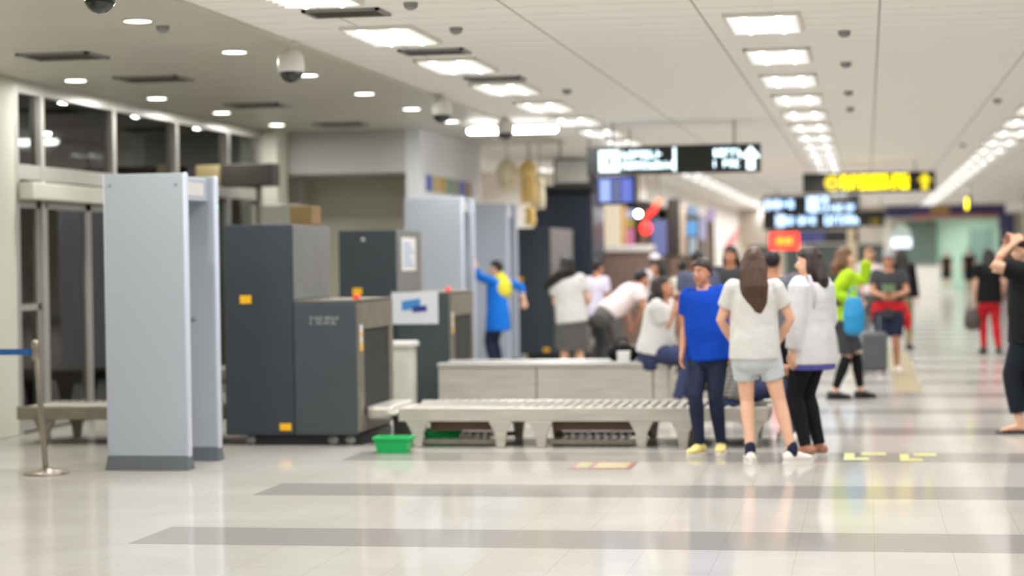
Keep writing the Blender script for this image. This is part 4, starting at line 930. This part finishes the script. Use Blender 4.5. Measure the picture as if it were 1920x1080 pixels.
g5 = person(-1.10, 16.93, 1.62, -80, 'person in grey patterned top and jeans sitting on the roller conveyor end, behind pale shorts', C_GREYP, C_DENIMB, 'short', HBLK, SKINT, pz=.425, lean=12, hl=(.38, .14, .58), hr=(.50, -.12, .62), fl_=(.42, .16, .085), fr_=(.46, -.16, .085), head=(0, -5), sleeve='short', shoe=C_WSHOE, kneeL=(0, .4, 1), kneeR=(0, .4, 1), loose=.03, hem=-.06)
g6 = person(-4.92, 26.9, 1.56, 72, 'person in blue and yellow top raising one arm between the gates', C_BLUEVEST, C_DENIM, 'short', HBLK, hl=(-.25, -.22, 1.50), hr=(.36, .05, 1.0), sleeve='three', hem=-.28, flare=1.1, loose=.03, head=(10, 0), shoe=BLACK, elbL=(-1, -.2, -.4), elbR=(.5, -1, -.3), vox=.014)
MB().tube([(.05, -.06, 1.22), (.05, -.055, 1.33), (.02, -.04, 1.43)], [(.20, .125), (.205, .13), (.11, .09)], (1, 0, 0), 16).build('shoulder_cape', C_YEL, g6['body'], remesh=.014, label='yellow shoulder piece')
g7 = person(-3.53, 24.3, 1.60, 8, 'person in white shirt and grey skirt with back turned, long dark hair swept left', C_WHITE, C_GREY, 'long', HBLK, hl=(-.15, .22, .98), hr=(.15, .22, .98), legs='skirt', hem=-.10, loose=.035, hair_len=.30, hair_off=(-.30, .05), side=-6, hwide=1.1, head=(25, -8), shoe=BLACK, vox=.014)
g8 = person(-3.14, 24.95, 1.62, -58, 'person in white shirt and grey trousers bending forward behind the belt conveyor', C_PINKW, C_GREY, 'short', HBLK, SKINT, lean=50, hl=(.22, .22, .72), hr=(.33, .05, .76), hem=-.06, loose=.035, head=(0, -8), shoe=BLACK, vox=.014, elbL=(-.3, 0, -1), elbR=(.3, 0, -1))
g9 = person(-3.46, 26.2, 1.56, -40, 'person in lavender top behind the bending person, short dark hair', C_LAV, C_CHAR, 'short', HBLK, SKINT, shoe=BLACK, vox=.016)
g10 = person(-2.62, 25.9, 1.55, 75, 'person in black behind the sitter, long black hair, facing left', C_BLACK, C_BLACK, 'long', HBLK, SKINT, sleeve='long', hair_len=.5, shoe=BLACK, vox=.016, head=(20, 0), hwide=1.15)
g11 = person(-.89, 19.6, 1.62, -4, 'person in dark plaid shirt and black trousers with back turned, behind the pale shorts', C_PLAID, C_BLACK, 'short', HBLK, SKINT, hem=-.14, loose=.035, w=1.14, shoulders=.205, shoe=BLACK, vox=.014)
g12 = person(-1.92, 23.4, 1.64, 25, 'person in slate blue top with back turned, half hidden by the royal blue tee', C_SLATE, C_CHAR, 'short', HBLK, SKINT, shoe=BLACK, w=1.08, loose=.03, vox=.016)
g13 = person(-1.62, 24.6, 1.70, 165, 'person facing the camera behind the group, black hair, dark top', C_CHAR, C_BLACK, 'long', HBLK, SKINT, hair_len=.26, shoe=BLACK, vox=.016)
# people further down the hall
g14 = person(-.24, 22.1, 1.65, -72, 'person in lime cardigan carrying a sky blue bag, mid stride', C_LIME, C_CHAR, 'bob', HLT, sleeve='long', legs='knee', stock=C_BLACK, hl=(.24, .12, 1.50), hr=(.10, -.22, 1.06), fl_=(.16, .10, .085), fr_=(-.12, -.05, .085), shoe=BLACK, hair_len=.2, loose=.03, elbL=(-.3, 0, -1), elbR=(.2, -.6, -1), vox=.014)
MB().tube([(0, -.01, .80), (0, -.01, 1.05), (0, -.01, 1.30), (0, -.02, 1.40)], [(.20, .15), (.195, .145), (.19, .14), (.14, .11)], (1, 0, 0), 16, False).build('vest', C_CHAR, g14['body'], remesh=.013, label='charcoal vest over the lime sleeves')
g15 = person(.28, 27.0, 1.60, 176, 'person in grey cap and dark tee with a red jacket tied at the waist', C_CHAR, C_DENIM, 'short', HBLK, SKINT, legs='knee', hl=(.10, -.30, 1.02), hr=(-.10, -.30, 1.02), shoe=C_WSHOE, cap=cloth('grey_cap', (150, 146, 152)), head=(12, -6), loose=.035, w=1.05, vox=.014, elbL=(-.8, -.5, -.6), elbR=(.8, -.5, -.6))
g16 = person(.56, 33.5, 1.66, -10, 'person in black top and khaki trousers, long black hair, behind the grey cap', C_BLACK, C_KHAKI, 'long', HBLK, hair_len=.55, hair_off=(.08, 0), sleeve='long', shoe=BLACK, vox=.016, hwide=1.2)
g17 = person(.08, 38, 1.62, 20, 'person in pinkish white top left of the grey cap, farther away', C_PINKW, C_GREY, 'short', HLT, shoe=BLACK, vox=.018)
g18 = person(1.86, 32.2, 1.64, 6, 'person in black top and red trousers walking away, long black hair', C_BLACK, C_RED, 'long', HBLK, hair_len=.36, hl=(-.22, .04, .84), hr=(.2, .06, .88), fl_=(-.08, .06, .085), fr_=(.13, -.08, .085), shoe=BLACK, loose=.03, hem=-.12, vox=.014, hwide=1.2)
g19 = person(1.35, 17.95, 1.70, 82, 'person in black with sandals at the right edge, both arms raised to the face', C_BLACK, cloth('black_blue_cloth', (30, 34, 44)), 'short', HBLK, SKIN, hl=(-.12, -.10, 1.62), hr=(-.16, .10, 1.62), legs='crop', barefoot=True, fl_=(-.07, -.09, .085), fr_=(.10, .09, .085), loose=.045, hem=-.16, elbL=(-.3, .6, -.8), elbR=(.3, .6, -.8), sleeve='short', vox=.011, curl=1.2)
g20 = person(3.24, 85.5, 1.70, 170, 'person in a short black dress far down the hall, facing the camera', C_BLACK, C_BLACK, 'bun', HLT, legs='skirt', shoe=C_WSHOE, vox=.02)
g21 = person(3.74, 77, 1.78, 178, 'person in black tee far down the hall, right of the black dress', C_BLACK, C_BLACK, 'short', HBLK, SKINT, legs='knee', shoe=BLACK, vox=.02)
g22 = person(-3.2, 31, 1.62, -30, 'person in white top by the brown counter, pale hat', C_PINKW, C_KHAKI, 'short', HBLK, cap=cloth('pale_hat', (222, 214, 214)), shoe=BLACK, vox=.018)
g23 = person(-.02, 46, 1.62, 30, 'person in white top far behind the lime cardigan', C_WHITE, C_DENIM, 'bun', HBLK, shoe=BLACK, vox=.02)
g24 = person(-2.45, 27.5, 1.52, -20, 'person in cream top standing behind the sitter, toward the shops', cloth('cream_cloth', (216, 210, 196), .05), C_KHAKI, 'short', HBLK, SKINT, sleeve='long', shoe=BLACK, vox=.018)
# extra clothing pieces
mb = MB().tube([(0, 0, .02), (0, 0, -.225)], [(.20, .15), (.222, .172)], (1, 0, 0), 18, False)
mb2 = mb.build('undershirt', C_PURPLE, g3['body'], remesh=.012, label='violet blue shirt hem below the jacket'); mb2.location = (0, -.012, .93 - .005)
mb = MB().tube([(-.13, -.12, 1.20), (-.135, -.125, 1.33), (-.11, -.06, 1.455), (-.10, .06, 1.42), (-.11, .14, 1.28)], [(.022, .012)] * 5, (1, 0, 0), 8)
mb.build('strap', C_LILAC, g3['body'], True, label='lilac bag strap over the shoulder')
# red jacket round the waist, print on the tee
MB().tube([(0, -.01, 1.00), (0, -.02, .90), (0, -.03, .78)], [(.215, .17), (.24, .185), (.22, .15)], (1, 0, 0), 16).tube([(-.18, -.05, .95), (-.24, -.03, .75), (-.25, -.02, .62)], [.06, .07, .04], (1, 0, 0), 10).tube([(.17, -.05, .95), (.22, -.03, .8)], [.06, .05], (1, 0, 0), 10).build('tied_jacket', C_RED, g15['body'], remesh=.014, label='red jacket tied at the waist')
MB().box(-.09, .09, .125, .152, 1.10, 1.24).build('shirt_print', mat('green_print', (104, 130, 96), .7), g15['body'], bevel=.01)
MB().box(-.08, .08, .12, .2, .76, .90).build('waist_pouch', C_CHAR, g15['body'], bevel=.03)
# dark sleeve of the gate person, stockings
# things carried
def hang_bag(name, p, w_, h_, d_, M, lab, strap=.3, rz=0, sm=None):
    o = empty(name, p, lab, 'bag', rz=rz)
    MB().tube([(0, 0, -h_), (0, 0, -h_ * .55), (0, 0, -h_ * .08)], [(w_ * .5, d_ * .5), (w_ * .54, d_ * .55), (w_ * .42, d_ * .3)], (1, 0, 0), 16).build('body', M, o, remesh=.012)
    MB().tube([(-w_ * .3, 0, -h_ * .08), (-w_ * .2, 0, strap * .6), (0, 0, strap), (w_ * .2, 0, strap * .6), (w_ * .3, 0, -h_ * .08)], [.009] * 5, (0, 1, 0), 8).build('handle', sm or M, o, True)
    return o
h = g14['wR']; hang_bag('shoulder_bag', (h.x + .0, h.y - .12, 1.10), .22, .34, .14, C_TOTE, 'sky blue bag hanging at the side of the lime cardigan', .12, .3)
h = g18['wL']; hang_bag('handbag', (h.x - .03, h.y + .02, h.z - .16), .26, .26, .14, mat('brown_bag', (78, 66, 62), .5), 'dark brown handbag held beside the red trousers', .12)
h = g4['wL'] * .5 + g4['wR'] * .5
o = empty('phone', (h.x + .07, h.y - .02, h.z + .05), 'pale phone held up by the sitter in the white tee', 'phone'); bx(-.006, .006, -.036, .036, -.02, .125).build('case', WHITE, o, bevel=.004); bx(-.0075, -.006, -.032, .032, -.014, .118).build('screen', BLACK, o)
h = g19['wL'] * .5 + g19['wR'] * .5
o = empty('phone', (h.x - .06, h.y, h.z + .06), 'dark phone held up by the person in black at the right edge', 'phone'); bx(-.006, .006, -.07, .07, -.01, .07).build('case', BLACK, o, bevel=.004); bx(.006, .0075, -.06, .06, 0, .06).build('screen', BLACK, o)
# suitcase
q = fl(1636, 703)
o = empty('suitcase', (q.x + .03, q.y - .05, 0), 'grey upright suitcase beside the person in the grey cap', 'suitcase')
CASE = mat('suitcase_grey', (86, 88, 92), .4, 0, .06)
bx(-.165, .165, -.11, .11, .055, .56).build('shell', CASE, o, bevel=.045)
rb = MB()
for k in range(5): rb.box(-.12 + k * .06 - .008, -.12 + k * .06 + .008, -.116, -.108, .1, .52)
rb.build('ribs', CASE, o)
for x in (-.12, .12):
    for y in (-.07, .07): MB().cyl((x - .012, y, .028), (x + .012, y, .028), .028).box(x - .01, x + .01, y - .01, y + .01, .028, .06).build('wheel', BLACK, o)
h = MB().box(-.07, -.055, .06, .075, .55, .78).box(.055, .07, .06, .075, .55, .78).build('handle_tube', MGREY, o); bx(-.08, .08, .052, .083, .77, .80).build('grip', BLACK, h, bevel=.006)
# bag and box on the belt conveyor
q = at(1166, 690, 20.1)
o = empty('travel_bag', (q.x + .02, 20.05, .525), 'black travel bag lying on the belt conveyor left of the sitter', 'bag')
MB().tube([(-.09, 0, .075), (0, 0, .09), (.09, 0, .075)], [(.07, .075), (.08, .09), (.07, .075)], (0, 1, 0), 14).build('body', C_BLACK, o, remesh=.012); MB().tube([(-.06, -.05, .15), (-.04, -.04, .23), (.04, -.04, .23), (.06, -.05, .15)], [.009] * 4, (0, 1, 0), 8).build('handle', C_BLACK, o, True)
q = at(1170, 670, 19.85)
o = empty('paper_box', (q.x, 19.84, .53), 'small white box on the belt conveyor in front of the black bag', 'box'); bx(-.06, .06, -.06, .06, 0, .09).build('carton', WHITE, o, bevel=.006); bx(-.063, .063, -.063, .063, .085, .105).build('lid', WHITE, o, bevel=.004)


# ------------------------------------------------------------------ render look
SC.view_settings.view_transform = 'Standard'; SC.view_settings.look = 'None'; SC.view_settings.exposure = 0.15; SC.view_settings.gamma = 1
W = bpy.data.worlds.new('world'); SC.world = W; W.use_nodes = True
W.node_tree.nodes['Background'].inputs[0].default_value = (.02, .02, .025, 1); W.node_tree.nodes['Background'].inputs[1].default_value = .3
SC.cycles.use_denoising = True
SC.cycles.max_bounces = 8; SC.cycles.diffuse_bounces = 5; SC.cycles.glossy_bounces = 4; SC.cycles.transparent_max_bounces = 12
SC.cycles.caustics_reflective = False; SC.cycles.caustics_refractive = False; SC.cycles.sample_clamp_indirect = 6
